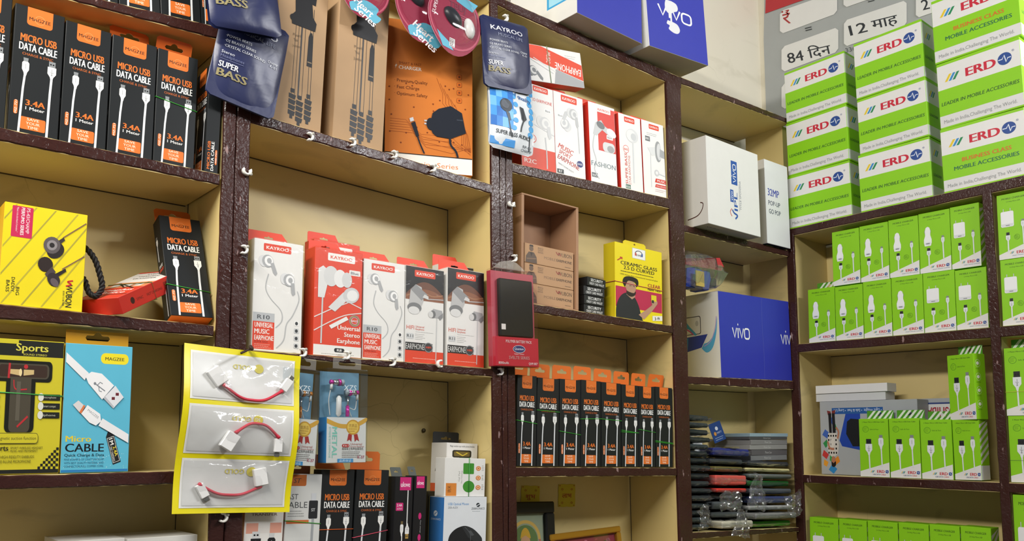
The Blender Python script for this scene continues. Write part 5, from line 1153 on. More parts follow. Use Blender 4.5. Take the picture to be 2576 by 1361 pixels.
custom(1, k_vtop(0), 'phone_carton', 'blue and white phone carton on the shelf top, farther from the corner', 'carton', (1450, 36), (1617, 118), (1448, -150), -.055, M0, yaw=1)
K = k_vtop(1); mt = seat(K, 1, (1634, 125), (1782, 175), (1622, -60), -.060, None); p = mt.translation; mt = Matrix.Translation((0, 0, 2.3990 - p.z)) @ mt
spawn(K, 'phone_carton', 'blue phone carton with torn white patches on the shelf top', 'carton', None, mt)
# white phone cartons
def k_ipl():
    w, h, d = .19, .18, .13; K = carton(w, h, d, '#d6d5d1', left='#cfcdc8', bottom='#b9b4aa'); a = Art('front', w, h, d); NB = '#24509a'
    a.rect(86, 96, 108, 146, NB)
    b = Art('front', w, h, d); vivo(b, 0, 0, 11); 
    def rotadd(src, ox, oy, n0):
        for i, (x, y, z_) in enumerate(src.v):
            u, v = (x + w / 2) * 1000, z_ * 1000; src.v[i] = a.P(ox - v, oy + u, .0004)
        o = len(a.v); a.v += src.v; mp = [a.mi(x) for x in src.mats]; a.f += [[i + o for i in f] for f in src.f]; a.m += [mp[i] for i in src.m]; a.sm += src.sm
    rotadd(b, 103, 101, 20)
    a.text('vivo', 89, 60, 7, '#f0f0f0', 22, 'l', .01, rot=90); a.rect(80, 58, 92, 84, NB); a.text('vivo', 88.5, 61, 6, '#f0f0f0', 20, 'l', .012, rot=90); a.text('IPL', 106, 42, 13, NB, 38, 'l', .015, rot=90); a.line([(112, 42), (114, 100)], .8, '#9a9ca2'); a.text('TITLE SPONSOR', 120, 46, 5.6, '#7a808c', 62, 'l', 0, rot=90); a.line(curve([(96, 24), (104, 32), (92, 36), (86, 42)]), 4, NB); a.line(curve([(84, 28), (78, 36), (84, 44)]), 2, '#c05a4a')
    K.add('front_print', a); s = Art('left', w, h, d); s.line(curve([(70, 16), (98, 20), (112, 30), (116, 42), (108, 46)]), 2.2, '#4a2a24'); K.add('side_print', s)
    u = Art('bottom', w, h, d); u.text('V9 Pro', 20, 104, 7, '#4a4a48', 44, rot=0); u.text('V15 V15PRO', 40, 84, 6, '#4a4a48', 70); K.add('bottom_print', u); return K
custom(1, k_ipl(), 'phone_carton', 'white phone carton with blue lettering running upward', 'carton', (1781, 565), (1915, 587), (1776, 341), -.042, K1, yaw=1)
def k_32():
    w, h, d = .10, .16, .11; K = carton(w, h, d, '#d6d6d6', left='#c9c6c0', bottom='#1b2244'); a = Art('front', w, h, d)
    a.text('32MP', 10, 92, 14, '#2f3f9a', 48, 'l', .02); a.text('POP-UP', 11, 74, 9, '#2a3350', 50, 'l', .012); a.text('GO POP', 12, 58, 9, '#2a3350', 50, 'l', .012); K.add('front_print', a); return K
custom(1, k_32(), 'phone_carton', 'white phone carton with a dark blue underside, beside the lettered one', 'carton', (1930, 594), (1988, 606), (1918, 398), -.014, K1)
def k_vlow():
    w, h, d = .33, .186, .14; K = carton(w, h, d, VB, left='#cdccc6'); a = Art('front', w, h, d); vivo(a, 56, 88, 22); vivo(a, 283, 84, 22); a.line([(194, 2), (196, 60), (193, 120), (196, 184)], 1.0, '#5a62b8'); K.add('front_print', a)
    s = Art('left', w, h, d)
    s.rrect(-1 + 3, 98, 84, 138, 5, '#33303a'); s.rrect(4, 99.6, 82, 136.4, 4, '#c9c8c2'); s.oval(72, 122, 5, 6, '#a9a8a4'); s.poly(curve([(2, 134), (30, 134), (50, 116), (70, 98), (60, 98), (44, 112), (20, 108), (2, 112)], 5), '#3f8fb4'); s.line(curve([(2, 112), (24, 116), (46, 108), (60, 98)]), 3, '#b53a7a')
    s.poly([(2, 56), (84, 68), (104, 96), (2, 92)], '#23388c'); s.poly([(2, 58), (40, 64), (44, 92), (2, 92)], '#2f7ab0'); s.poly(curve([(84, 66), (100, 56), (118, 66), (130, 96), (134, 130), (126, 100), (108, 80), (92, 76)], 5), '#4a9ac2'); s.line(curve([(92, 70), (112, 80), (126, 104), (132, 132)]), 2, '#a58ac0'); K.add('side_print', s); return K
KVL = k_vlow(); mv = seat(KVL, 1, (1815, 941), (1993, 957), (1802, 731), .003, K2); mv = mv @ Matrix.Diagonal((1, 1, 1, 1))
spawn(KVL, 'phone_carton', 'blue phone carton with a white end picturing phones', 'carton', None, mv)
# ================================================================== hanging pouches
def k_pouch(w, h, mat, bulge, wr, seed, r=.008, back=None, nx=22, ny=30):
    """laminated pouch: a puffed front and back sheet; returns the kind and the surface function for its print"""
    def f(x, z):
        u = max(0, min(1, x / w + .5)); v = max(0, min(1, z / h))
        e = (max(0, 4 * u * (1 - u)) ** .6) * (max(0, 4 * v * (1 - v)) ** .45)
        n = NZ.noise(Vector((x * 38, z * 20, seed))) + .5 * NZ.noise(Vector((x * 70 + z * 40, z * 30 - x * 30, seed + 5)))
        return -(bulge * e) + wr * n * (.25 + e * .75) + .006 * math.sin(v * 3 + seed) * (1 - v)
    def xr(z):
        y = min(z, h - z)
        return w / 2 - ((r - math.sqrt(max(0, r * r - (r - y) ** 2))) if y < r else 0)
    mb = MB(); vs = []
    for j in range(ny + 1):
        z = h * j / ny
        for i in range(nx + 1): x = (2 * i / nx - 1) * xr(z); vs.append((x, f(x, z), z))
    fs = [(j * (nx + 1) + i, j * (nx + 1) + i + 1, (j + 1) * (nx + 1) + i + 1, (j + 1) * (nx + 1) + i) for j in range(ny) for i in range(nx)]
    mb.add(vs, fs, mat, True)
    bk = MB().add([(x, .0012 + max(0, -y) * .35, z) for x, y, z in vs], [q[::-1] for q in fs], back or mat, True)
    K = Kind(w, h, bulge * 1.4); K.add('back_sheet', bk)
    def art():
        a = Art('front', w, h, 0); a.warp = lambda u, v, e: (-w / 2 + u, f(-w / 2 + u, v) - .0004 - e * 2.2, v); return a
    return K, mb, art
def fin(K, mb, a, name='front_print'):
    o = len(mb.v); mb.v += a.v; mp = [mb.mi(x) for x in a.mats]; mb.f += [[i + o for i in f] for f in a.f]; mb.m += [mp[i] for i in a.m]; mb.sm += a.sm
    return K.add(name, mb)
NAVY = foil('navy_pouch_foil', '#20264c', .36, .15, 30)
def k_navy(seed):
    w, h = .112, .168; K, mb, art = k_pouch(w, h, NAVY, .010, .0016, seed); a = art(); T = '#c9ccd6'
    a.text('KAYROO', 18, 134, 11, '#dfe1ea', 74, 'l', .015); a.text('MUSICAL LIFE', 32, 121, 7.5, '#8d93ad', 58)
    for i, (t, L) in enumerate((('POWER BEATS', 40), ('DJ BRAVO SERIES', 48), ('CRYSTAL CLEAR SOUND', 66))): a.text('·' + t, 12, 106 - i * 9, 4.6, T, L, 'l', .012)
    a.text('CHAMP', 82, 92, 4.4, T, 18, 'l', .012); a.text('K-01', 87, 86, 4.4, T, 12, 'l', .012); a.text('Stereo', 10, 76, 5, T, 20); a.text('Headphones', 10, 69, 5, '#6c7294', 36)
    a.line([(10, 66), (46, 66)], .7, '#6c7294'); a.text('SUPER', 10, 52, 10, '#e4e5ea', 30, 'l', .025); a.text('BASS', 10, 36, 13, '#8f8560', 46, 'l', .03); a.line([(6, 158), (106, 158)], .8, '#39406a')
    return fin(K, mb, a)
g = 'navy earphone pouches'
custom(1, k_navy(1.3), 'earphone_pouch', 'crumpled navy pouch hanging lower, full text in view', 'pouch', (517, 230), (688, 302), (556, -2), -.022, None, g)
custom(1, k_navy(4.1), 'earphone_pouch', 'navy pouch cut off by the top of the photograph', 'pouch', (527, 66), (706, 100), (533, -176), -.048, None, g)
custom(1, k_navy(7.7), 'earphone_pouch', 'navy pouch hanging over the blue checked pouch', 'pouch', (1221, 214), (1341, 240), (1214, 36), -.036, None, g)
def k_blue2():
    w, h = .112, .168; K, mb, art = k_pouch(w, h, foil('white_pouch_foil', '#d5dae0', .3, .2, 40), .008, .0018, 9.2, .012); a = art()
    r = random.Random(3)
    for i in range(4):
        for j in range(5): a.n -= 1 if a.n else 0; a.rect(2 + i * 13, 48 + j * 22, 15 + i * 13, 70 + j * 22, ('#1f6cc0', '#3f96de', '#6fb6e6', '#2a80d0')[(i * 3 + j) % 4])
    for i in range(9): a.n -= 1; a.oval(104 + r.uniform(-6, 2), 46 + i * 14, 7, 7, '#4aa0dc', 14)
    for i in range(6): a.n -= 1; a.oval(56 + (i % 2) * 4, 52 + i * 18, 6, 6, '#4aa0dc', 12)
    a.rect(1, 26, 111, 46, '#e4e6e8'); a.text('SUPER BASS AUDIO', 56, 32, 9, '#30373f', 84, 'c', .015); a.text('TRIUMPH', 62, 152, 12, '#2c3d58', 66, 'c', .01); a.text('Quality is everything we do', 64, 145, 3.4, '#2c3d58', 70, 'c', 0, .1); a.text('hifi sound quality', 56, 126, 9, '#1f5a9c', 92, 'c', .012, 0, -10); a.text('RP-01', 92, 14, 6, '#4a5560', 22, 'c'); a.text('CHAMP', 92, 6, 6, '#4a5560', 28, 'c'); a.rect(2, 8, 60, 24, '#3f8fd4')
    a.line(curve([(40, 80), (46, 50), (52, 30)]), 3, '#2b2f36'); a.oval(36, 98, 14, 15, '#3a3f47'); a.oval(34, 100, 9, 10, '#565c66'); a.poly([(34, 86), (44, 82), (48, 66), (42, 66)], '#3a3f47'); a.poly([(70, 104), (80, 102), (88, 78), (80, 70), (74, 76)], '#2b2f36'); a.line(curve([(80, 74), (74, 58), (72, 46)]), 3, '#2b2f36'); a.line([(98, 44), (99, 10)], 2.6, '#2b2f36')
    return fin(K, mb, a)
custom(1, k_blue2(), 'earphone_pouch', 'blue checked pouch with a rounded white foot', 'pouch', (1229, 367), (1341, 397), (1219, 176), -.024, None)
# ---- round maroon blister packs
def k_heart(n):
    w, h = .118, .132; K = Kind(w, h, .02); ol = []
    for i in range(40):
        t = 2 * math.pi * i / 40; rr = .059 * (1 + (.16 * max(0, math.cos(t + math.pi / 2)) ** 6)); ol.append((rr * math.cos(t), .072 + rr * math.sin(t)))
    K.add('backing_card', MB().prism(ol, 0, .0012, foil('maroon_card', '#8e2540', .25, .08, 20), '#d0a0ac'))
    a = Art('front', w, h, 0); a.warp = lambda u, v, e: (-w / 2 + u, -.0003 - e, v); CX, CY = 59, 72
    a.ring(CX, CY, 54, 57.5, '#b04a60', 36)
    if n == 0:
        a.poly(curve([(40, 8), (34, 22), (52, 34), (70, 44), (98, 40), (96, 26), (108, 22), (96, 6), (70, 12)], 3), '#5ba9c4'); a.text('Heart', 42, 28, 15, '#f0e8ea', 46, 'l', .02, .25, -18); a.text('Series', 46, 12, 15, '#f0e8ea', 52, 'l', .02, .25, -18)
    else:
        a.poly([(56, 124), (108, 118), (96, 100), (60, 108)], '#5ba9c4'); a.poly([(20, 40), (46, 26), (58, 12), (34, 14)], '#5ba9c4'); a.text('SUPER BASS', 14, 66, 7, '#ead6dc', 58, 'l', .015, 0, 78); a.text('TBUJ', 62, 92, 12, '#74203a', 36, 'c', .02); a.lines(52, 84, 44, 3, 4, '#b8667c', 1.0); a.rect(48, 18, 60, 34, '#e0dcdc'); a.lines(49, 31, 10, 5, 3, '#4a2a34', 1.4)
    K.add('front_print', a)
    def dome(cx, cz, rx, rz, dp, mat, rot=0):
        vs = []; fs = []
        for j in range(7):
            p = j / 6 * math.pi / 2
            for i in range(18):
                t = 2 * math.pi * i / 18; x, z = rx * math.cos(t) * math.cos(p), rz * math.sin(t) * math.cos(p); vs.append((cx + x * math.cos(rot) - z * math.sin(rot), -.0006 - dp * math.sin(p), cz + x * math.sin(rot) + z * math.cos(rot)))
            if j: fs += [((j - 1) * 18 + i, (j - 1) * 18 + (i + 1) % 18, j * 18 + (i + 1) % 18, j * 18 + i) for i in range(18)]
        return MB().add(vs, fs, mat, True)
    K.add('earbud', dome(-.006 if n else -.02, .074 if n else .085, .022, .014, .011, ink('#23252b', .35), R_(-35)))
    if n: K.add('white_earbud', dome(.031, .066, .011, .019, .010, ink('#dcdcdc', .3), R_(15)))
    K.add('blister', dome(0, .075, .050, .050, .016, film('clear_blister', gloss=.06, rough=.05, base=.03))); return K
g = 'round maroon earphone packs'
KH0, KH1 = k_heart(0), k_heart(1)
mt = lambda px, py, s, roll, k: Matrix.Translation(w1(px, py, s)) @ Matrix.Rotation(R_(roll), 4, 'Y') @ Matrix.Diagonal((k, 1, k, 1))
spawn(KH0, 'earphone_pack', 'round maroon pack with only its lettered tip showing over the tripod carton', 'earphone pack', g, mt(902, 44, -.02, 10, .86))
spawn(KH0, 'earphone_pack', 'round maroon pack with a white script tag, in front of the orange box', 'earphone pack', g, mt(1052, 108, -.016, 8, 1.02))
spawn(KH1, 'earphone_pack', 'round maroon pack with a white earbud, nearest the navy pouch', 'earphone pack', g, mt(1141, 144, -.034, 3, 1.03))

# ---- yellow strip of three sealed adapters
def k_otg():
    w, h = .196, .278; K = Kind(w, h, .012); YF = foil('yellow_pouch_foil', '#e2d40f', .35, .12, 25)
    f = lambda x, z: .006 * math.sin(x * 14 + 1) + .005 * math.cos(z * 17) + .004 * math.sin(z * 31 + x * 8) - .003
    def sheet(x0, x1, z0, z1, off, mat, nx=16, nz=12, puff=0, smooth=True):
        vs = []; fs = []
        for j in range(nz + 1):
            for i in range(nx + 1):
                u, v = i / nx, j / nz; x, z = x0 + (x1 - x0) * u, z0 + (z1 - z0) * v
                vs.append((x, f(x, z) + off - puff * (16 * u * (1 - u) * v * (1 - v)) ** .5 * (1 + .55 * NZ.noise(Vector((x * 50, z * 50, off * 900)))), z))
        fs = [(j * (nx + 1) + i, j * (nx + 1) + i + 1, (j + 1) * (nx + 1) + i + 1, (j + 1) * (nx + 1) + i) for j in range(nz) for i in range(nx)]
        return MB().add(vs, fs, mat, smooth)
    K.add('yellow_sheet', sheet(-w / 2, w / 2, 0, h, 0, YF, 24, 34))
    rows = [(.009, .090), (.098, .179), (.187, .268)]
    base = foil('silver_white_foil', '#d2d3d2', .38, .12, 30); clear = film('milky_pouch_film', gloss=.05, rough=.12, bump=.25, scale=35, base=.0, white=.06)
    for q, (z0, z1) in enumerate(rows):
        x0, x1 = -w / 2 + .010, w / 2 - .010
        K.add('white_border', sheet(x0, x1, z0, z1, -.0006, ink('#e6e6e2', .4), 18, 10)); K.add('pouch_lining', sheet(x0 + .004, x1 - .004, z0 + .004, z1 - .004, -.0011, base, 18, 10))
        a = Art('front', w, h, 0); a.warp = lambda u, v, e: (-w / 2 + u, f(-w / 2 + u, v) - .0019 - e, v); c = (z0 + z1) * 500
        a.text('GOLD', 112, c + 24, 8, '#cfc23a', 32, 'l', .015, 0, 180); a.oval(124, c + 20, 8, 8, '#cfc23a', 18); a.text('3G', 128, c + 23, 6, '#d4d4d0', 9, 'l', .015, 0, 180); K.add('gold_print', a)
        WHT, REDC = ink('#e6e6e6', .3), ink('#c62f45', .4)
        g0 = [((-.047, .040, -38), (.072, .036, 32), -.052), ((-.020, .022, 30), (.062, .018, 180), .048), ((.040, .052, -12), (-.054, .028, 60 + 90), -.04)][2 - q]
        (sx, sz, sr), (px_, pz, pr), bow = g0
        def P3(x, z, y): return Vector((x, f(x, z0 + z) - y, z0 + z))
        def blk(x, z, rot, ww, hh, dd, y0, mat):
            mb = MB().cbox(-ww / 2, ww / 2, -dd / 2, dd / 2, -hh / 2, hh / 2, mat, c=.0012); return shift(mb, x, f(x, z0 + z) - y0, z0 + z, ry=rot)
        K.add('socket', blk(sx, sz, sr, .022, .030, .008, .0066, WHT))
        K.add('plug', blk(px_, pz, pr, .014, .024, .006, .0060, WHT)); tip = Matrix.Rotation(R_(pr), 3, 'Y') @ Vector((0, 0, .016)); K.add('plug_tip', blk(px_ + tip.x, pz + tip.z, pr, .009, .008, .0032, .0060, ink('#9a9a96', .25, .9)), None)
        s_end = Vector((sx, 0, sz)) + Matrix.Rotation(R_(sr), 3, 'Y') @ Vector((0, 0, .016 if q == 1 else -.016)); p_end = Vector((px_, 0, pz)) - Matrix.Rotation(R_(pr), 3, 'Y') @ Vector((0, 0, .013)); mid = (s_end + p_end) / 2 + Vector((0, 0, bow * .42))
        pa = curve([P3(v.x, v.z, .0062) for v in (s_end, s_end.lerp(mid, .55) + Vector((0, 0, bow * .12)), mid, p_end.lerp(mid, .55) + Vector((0, 0, bow * .12)), p_end)], 6); K.add('red_cable', MB().tube(pa, [.0034, .0034] + [.0025] * (len(pa) - 4) + [.0034, .0034], REDC, 8))
        K.add('clear_window', sheet(x0 + .002, x1 - .002, z0 + .002, z1 - .002, -.0012, clear, 24, 14, .011))
    return K
custom(1, k_otg(), 'adapter_card', 'yellow strip of three sealed red and white adapters hanging on a nail', 'adapter pack', (430, 1293), (735, 1289), (458, 862), -.022, None)
t = thing('nail', 'rusty nail holding up the yellow adapter strip', 'nail'); a, b = w1(627, 879, -.026), w1(607, 888, -.055)
part('shank', MB().tube([w1(622, 880, .002), a, b], .0018, ink('#3a2a24', .5), 7), t); part('head', MB().tube([a + Vector((.002, 0, .002)), a + Vector((.0035, -.002, .003))], .0045, ink('#3a2a24', .5), 9), t)

# ---- clear earphone boxes with gold ribbon
def k_clear(acc):
    w, h, d = .084, .174, .034; K = Kind(w, h, d)
    cl = film('clear_box_plastic', (.93, .96, .98, 1), gloss=.08, rough=.05, base=.03)
    K.add('clear_case', MB().cbox(-w / 2, w / 2, 0, d, 0, h, cl, c=.0015))
    K.add('card_insert', MB().box(-w / 2 + .002, w / 2 - .002, .003, d - .003, .001, .084, '#d9d7d2', dict(left=ink('#2f86c0'), right=ink('#2f86c0')))); K.add('backdrop_card', MB().box(-w / 2 + .002, w / 2 - .002, d - .006, d - .004, .084, h - .004, '#6a93ab'))
    a = Art('front', w, h, d); a.warp = lambda u, v, e: (-w / 2 + u, .003 - e, v)
    a.poly(curve([(2, 82), (30, 72), (60, 74), (82, 84), (82, 76), (60, 66), (30, 64), (2, 73)], 5), '#d2a03c'); a.oval(55, 66, 14, 14, '#c9962e', 22); a.oval(55, 66, 11.5, 11.5, '#e6c056', 20); a.text('优质品', 55, 66, 5, '#8a5a1c', 17, 'c'); a.lines(46, 62, 18, 2, 4, '#a8782c', 1.2)
    a.poly([(46, 54), (43, 40), (48, 43), (52, 39), (53, 52)], '#a82a26'); a.poly([(57, 52), (59, 39), (63, 43), (68, 40), (64, 54)], '#a82a26')
    a.text('METAL', 13, 66, 10, '#7fc8b4', 56, 'l', .02, 0, -90); a.text('EXTREME BASS EARPHONE', 6.5, 66, 3.6, '#9ad0c4', 56, 'l', 0, 0, -90); a.rrect(33, 29, 48, 35, 2.6, '#b52c28'); a.text('4 in 1', 40.5, 30.4, 3.6, '#f0e6e0', 11, 'c', .015); a.text('Universal', 50, 33, 4, '#b86a64', 24); a.text('Extreme HandsFree', 50, 29, 3, '#b86a64', 28); a.text('高保真立体声金属耳机', 33, 24, 4, '#5a5450', 44); a.lines(33, 20, 42, 4, 3.2, '#8a8480', 1.1); a.text('X-37', 79, 8, 5.4, '#b0405a', 15, 'r', .01); a.rect(24, 1, 56, 8, '#3a8cc0'); a.text('品质保证', 40, 2.6, 3.6, '#d8e6ee', 24, 'c')
    K.add('card_print', a)
    b = Art('front', w, h, d); b.warp = lambda u, v, e: (-w / 2 + u, -.0002 - e, v); b.text('XZS', 33, 134, 10, '#c9d2d6', 26, 'l', 0, .1); b.lines(44, 130, 12, 1, 3, '#c9d2d6', 1.0); K.add('front_logo', b)
    AC, CH, CW = ink(acc, .25, .4), ink('#c9ccd0', .2, .9), ink('#d8d6d2', .35)
    for nm, (x, z, sg) in (('earbud', (-.016, .149, -1)), ('earbud', (.018, .131, 1))):
        mb = MB().tube([(x - .012 * -sg, .014, z + .001), (x - .006 * -sg, .014, z)], .0042, AC, 10); mb.tube([(x - .006 * -sg, .014, z), (x + .004 * -sg, .014, z)], [.005, .0062], CH, 10); mb.tube([(x + .004 * -sg, .014, z), (x + .008 * -sg, .014, z)], .0066, AC, 10); mb.tube([(x + .008 * -sg, .014, z), (x + .014 * -sg, .014, z)], [.005, .0068], ink('#9aa6ac', .4), 10); mb.tube([(x + .009 * sg, .014, z - .003), (x + .010 * sg, .014, z - .013)], .0026, CW, 8); K.add(nm, mb)
    K.add('remote', MB().tube([(-.012, .012, .086), (-.012, .011, .090), (-.0115, .011, .120), (-.011, .012, .124)], [.002, .0048, .0048, .002], CW, 10))
    mb = MB().tube([(.008, .014, .086), (.008, .014, .106)], .0034, AC, 8); mb.tube([(.008, .014, .106), (.009, .014, .122)], .0017, CH, 8); K.add('jack', mb)
    mb = MB(); mb.tube(curve([(-.026, .016, .135), (-.028, .018, .115), (-.024, .02, .088)], 5), .0009, CW, 5); mb.tube(curve([(.028, .016, .118), (.026, .018, .10), (.012, .016, .102), (.020, .02, .086)], 5), .0009, CW, 5); K.add('thin_cord', mb)
    tb = tab(.058, .020, .0004, film('clear_tab_plastic', gloss=.05, rough=.08, base=.05, white=.08), (.018, .004, .007), .5, .1); K.add('hang_tab', shift(tb, 0, .004, h)); return K
g = 'clear earphone boxes hanging under the middle shelf'
custom(1, k_clear('#c8359a'), 'earphone_pack', 'clear earphone box with pink buds and a gold medal', 'earphone pack', (820, 1166), (924, 1164), (825, 925), -.020, None, g)
custom(1, k_clear('#c8803a'), 'earphone_pack', 'clear earphone box with copper buds, half behind the yellow strip', 'earphone pack', (694, 1170), (796, 1174), (708, 921), -.020, None, g)
# ---- hanging red power bank
def k_bank():
    w, h, d = .098, .176, .026; K = Kind(w, h, d)
    RD = ink('#b5283a', .3); K.add('red_tray', MB().cbox(-w / 2 + .001, w / 2 - .001, .012, d - .001, .001, h - .004, '#b04a58', dict(left='#a83a48'))); K.add('red_foot', MB().cbox(-w / 2 + .001, w / 2 - .001, .002, .012, .001, .053, RD))
    K.add('power_bank', MB().cbox(-w / 2 + .013, w / 2 - .010, .003, .0125, .054, h - .018, ink('#191f20', .25), c=.002))
    a = Art('front', w, h, d); a.warp = lambda u, v, e: (-w / 2 + u, .0017 - e, v)
    a.text('POLYMER BATTERY PACK', 52, 43, 5, '#e6cfd0', 58, 'c', .01); a.oval(52, 32, 14, 7, '#c9ccd6'); a.oval(52, 32, 13, 6.2, '#24336a'); a.text('Quantum', 52, 30.6, 4, '#e0e4ee', 20, 'c', .005, .15); a.text('Reliable IT Solutions', 52, 22, 2.6, '#e6cfd0', 22, 'c'); a.text('SVELTE SERIES', 52, 14, 5.4, '#caa0a0', 46, 'c'); a.text('8000mAh', 6, 4.5, 4.4, '#e6cfd0', 22, 'l', .01); a.text('QHM 8KP', 93, 4.5, 4.4, '#e6cfd0', 20, 'r', .01); K.add('foot_print', a)
    K.add('paper_tag', MB().box(-.034, -.025, .0022, .0026, .066, .076, '#dcdcd8')); K.add('clear_case', MB().cbox(-w / 2, w / 2, 0, d, 0, h, film('frosted_case', (.97, .94, .94, 1), gloss=.04, rough=.14, bump=.1, scale=20, base=.0, white=.0), c=.003))
    K.add('hang_flap', shift(MB().prism([(-.045, 0), (.03, 0), (.01, .014), (-.004, .018), (-.03, .012)], 0, .0004, film('clear_tab_plastic')), 0, .010, h)); return K
custom(1, k_bank(), 'power_bank_pack', 'red and clear pack with a black power bank hanging on the upright', 'power bank', (1249, 921), (1359, 925), (1246, 671), -.030, None)

# ---- white plastic hooks along the edges
def k_hook():
    K = Kind(.016, .016, .008); vs = []; fs = []; n = 14
    for i in range(n + 1):
        t = R_(-115 + 240 * i / n)
        for r_, y in ((.0042, -.004), (.0072, -.004), (.0072, .004), (.0042, .004)): vs.append((r_ * math.cos(t), y, r_ * math.sin(t)))
        if i: fs += [((i - 1) * 4 + k, (i - 1) * 4 + (k + 1) % 4, i * 4 + (k + 1) % 4, i * 4 + k) for k in range(4)]
    fs += [(3, 2, 1, 0), tuple(n * 4 + k for k in range(4))]
    K.add('clip', MB().add(vs, fs, ink('#eceae4', .35), True)); K.add('screw', MB().tube([(.0045, -.0046, .0058), (.0045, -.001, .0058)], .0024, ink('#b5b2a8', .3), 8)); return K
KHK = k_hook(); g = 'white plastic hooks along the shelf edges'
for px, py, rot, t in ((621, 430, 95, 'white plastic hook on the upright, just under the tripod shelf'), (612, 628, 10, 'white plastic hook on the upright beside the tall orange tab'), (778, 344, 5, 'white plastic hook under the tripod carton, first of four along the edge'), (885, 358, 0, 'white plastic hook under the printed tripod feet, second of four along the edge'),
        (990, 389, 10, 'white plastic hook below the orange box, third of four along the edge'), (1087, 423, 5, 'white plastic hook at the white foot of the orange box, last of four'), (760, 887, 5, 'white plastic hook right of the yellow strip, at its upper corner'), (870, 894, 15, 'white plastic hook above the clear box with pink buds'),
        (985, 911, 0, 'white plastic hook under the second white earphone box, on the lower edge'), (1286, 512, 92, 'white plastic hook lying across the shiny upright'), (1292, 650, 0, 'white plastic hook carrying the red power bank'), (1257, 935, 10, 'white plastic hook just below the red power bank'), (560, 1302, 20, 'white plastic hook under the yellow strip'), (1270, 46, 0, 'white plastic hook carrying the navy pouch by the blue one'), (1107, 915, 180, 'white plastic hook under the leaning earphone box')):
    spawn(KHK, 'plastic_hook', t, 'hook', g, Matrix.Translation(w1(px, py, -.0075)) @ Matrix.Rotation(R_(rot), 4, 'Y'))

# ================================================================== right-hand shelves: speaker cartons
def k_speaker():
    w, h, d = .30, .155, .06; K = carton(w, h, d, '#a9adb2', left='#c9cac9'); a = Art('front', w, h, d)
    a.rect(40, 128, 200, 141, '#2a5a9c'); a.text('• Light Weight  • Safe & Fast  • Long Life', 196, 138, 6, '#d8e2ee', 150, 'l', 0, 0, 180)
    a.poly([(70, 60), (62, 72), (84, 128), (130, 128), (130, 52)], '#2346a8'); a.poly([(84, 86), (88, 112), (100, 118), (130, 116), (130, 60), (104, 60)], '#1a1c20')
    for p, c in ((((6, 84), (16, 96), (30, 88), (22, 76)), '#3f62b4'), (((8, 66), (20, 74), (28, 64), (16, 56)), '#2f8a4a'), (((4, 40), (10, 52), (26, 42), (18, 32)), '#c2393a'), (((8, 20), (10, 32), (24, 26), (18, 16)), '#e09a30'), (((24, 10), (36, 22), (52, 12), (40, -0.5 + 2)), '#2f86c8'), (((40, 30), (56, 40), (62, 28), (48, 20)), '#dd8a2c'), (((28, 30), (30, 42), (40, 36), (36, 26)), '#3a9a50'), (((34, 116), (44, 126), (50, 112), (40, 106)), '#3f62b4'), (((40, 100), (50, 108), (56, 96), (46, 92)), '#2f8a4a')): a.poly(p, c)
    # the printed man stands on his head
    SK = '#b5785c'; a.poly([(24, 136), (36, 134), (37, 128), (27, 126)], '#7a3230'); a.poly([(40, 135), (52, 137), (50, 128), (40, 127)], '#7a3230'); a.poly([(28, 130), (38, 130), (38, 84), (30, 84)], '#1c1b1f'); a.poly([(40, 130), (49, 130), (51, 84), (41, 84)], '#1c1b1f')
    a.poly([(26, 88), (54, 88), (60, 62), (56, 44), (46, 38), (34, 38), (24, 46), (22, 66)], '#cfcac4')
    for i in range(4):
        for j in range(5): a.n -= 1; a.rect(25 + i * 8, 44 + j * 9, 29 + i * 8, 48 + j * 9, '#2a2426')
    a.poly([(34, 74), (46, 76), (44, 48), (36, 48)], '#d8d2ca'); a.line(curve([(24, 70), (30, 56), (44, 54)]), 5, SK); a.line(curve([(56, 76), (60, 90), (52, 100)]), 5, SK); a.oval(41, 30, 7, 9, SK, 16); a.poly(curve([(34, 28), (35, 18), (42, 16), (48, 20), (48, 28), (41, 24)], 4), '#1d1818')
    K.add('front_print', a); return K
K = k_speaker(); mt = seat(K, 2, (2067, 1190), (2315, 1200), (2051, 1012), .055, T2); spawn(K, 'speaker_carton', 'grey carton with an upside-down printed man, behind the data cable boxes', 'carton', None, mt); hs = mt.col[2].length * K.h
def k_flat(c, nm=None): 
    K = carton(.165, .022, .05, c); return K
K = k_flat('#d3d5d8'); m6 = seat(K, 2, (2053, 1013), (2228, 1007), (2052, 992), .058, T2, lift=hs + .0006); spawn(K, 'flat_carton', 'flat grey carton directly on the upside-down printed carton', 'carton', None, m6); h6 = m6.col[2].length * K.h
K = k_flat('#e8e8e8'); m7 = seat(K, 2, (2052, 992), (2232, 986), (2052, 971), .054, T2, lift=hs + h6 + .0012); spawn(K, 'flat_carton', 'flat white carton at the top of the pile on the right-hand shelf', 'carton', None, m7)
def k_tosh():
    w, h, d = .15, .15, .04; K = carton(w, h, d, '#a9aeb4'); a = Art('front', w, h, d); a.rect(30, 106, 140, 142, '#2c3f7c'); a.rect(33, 109, 137, 139, '#dcdcdc'); a.text('TOSHIBA', 134, 133, 20, '#a8263a', 98, 'l', .02, 0, 180); K.add('front_print', a); return K
K = k_tosh(); custom(2, K, 'speaker_carton', 'grey carton with inverted red lettering in a blue frame', 'carton', (2308, 1200), (2440, 1208), (2296, 1004), .118, T2)
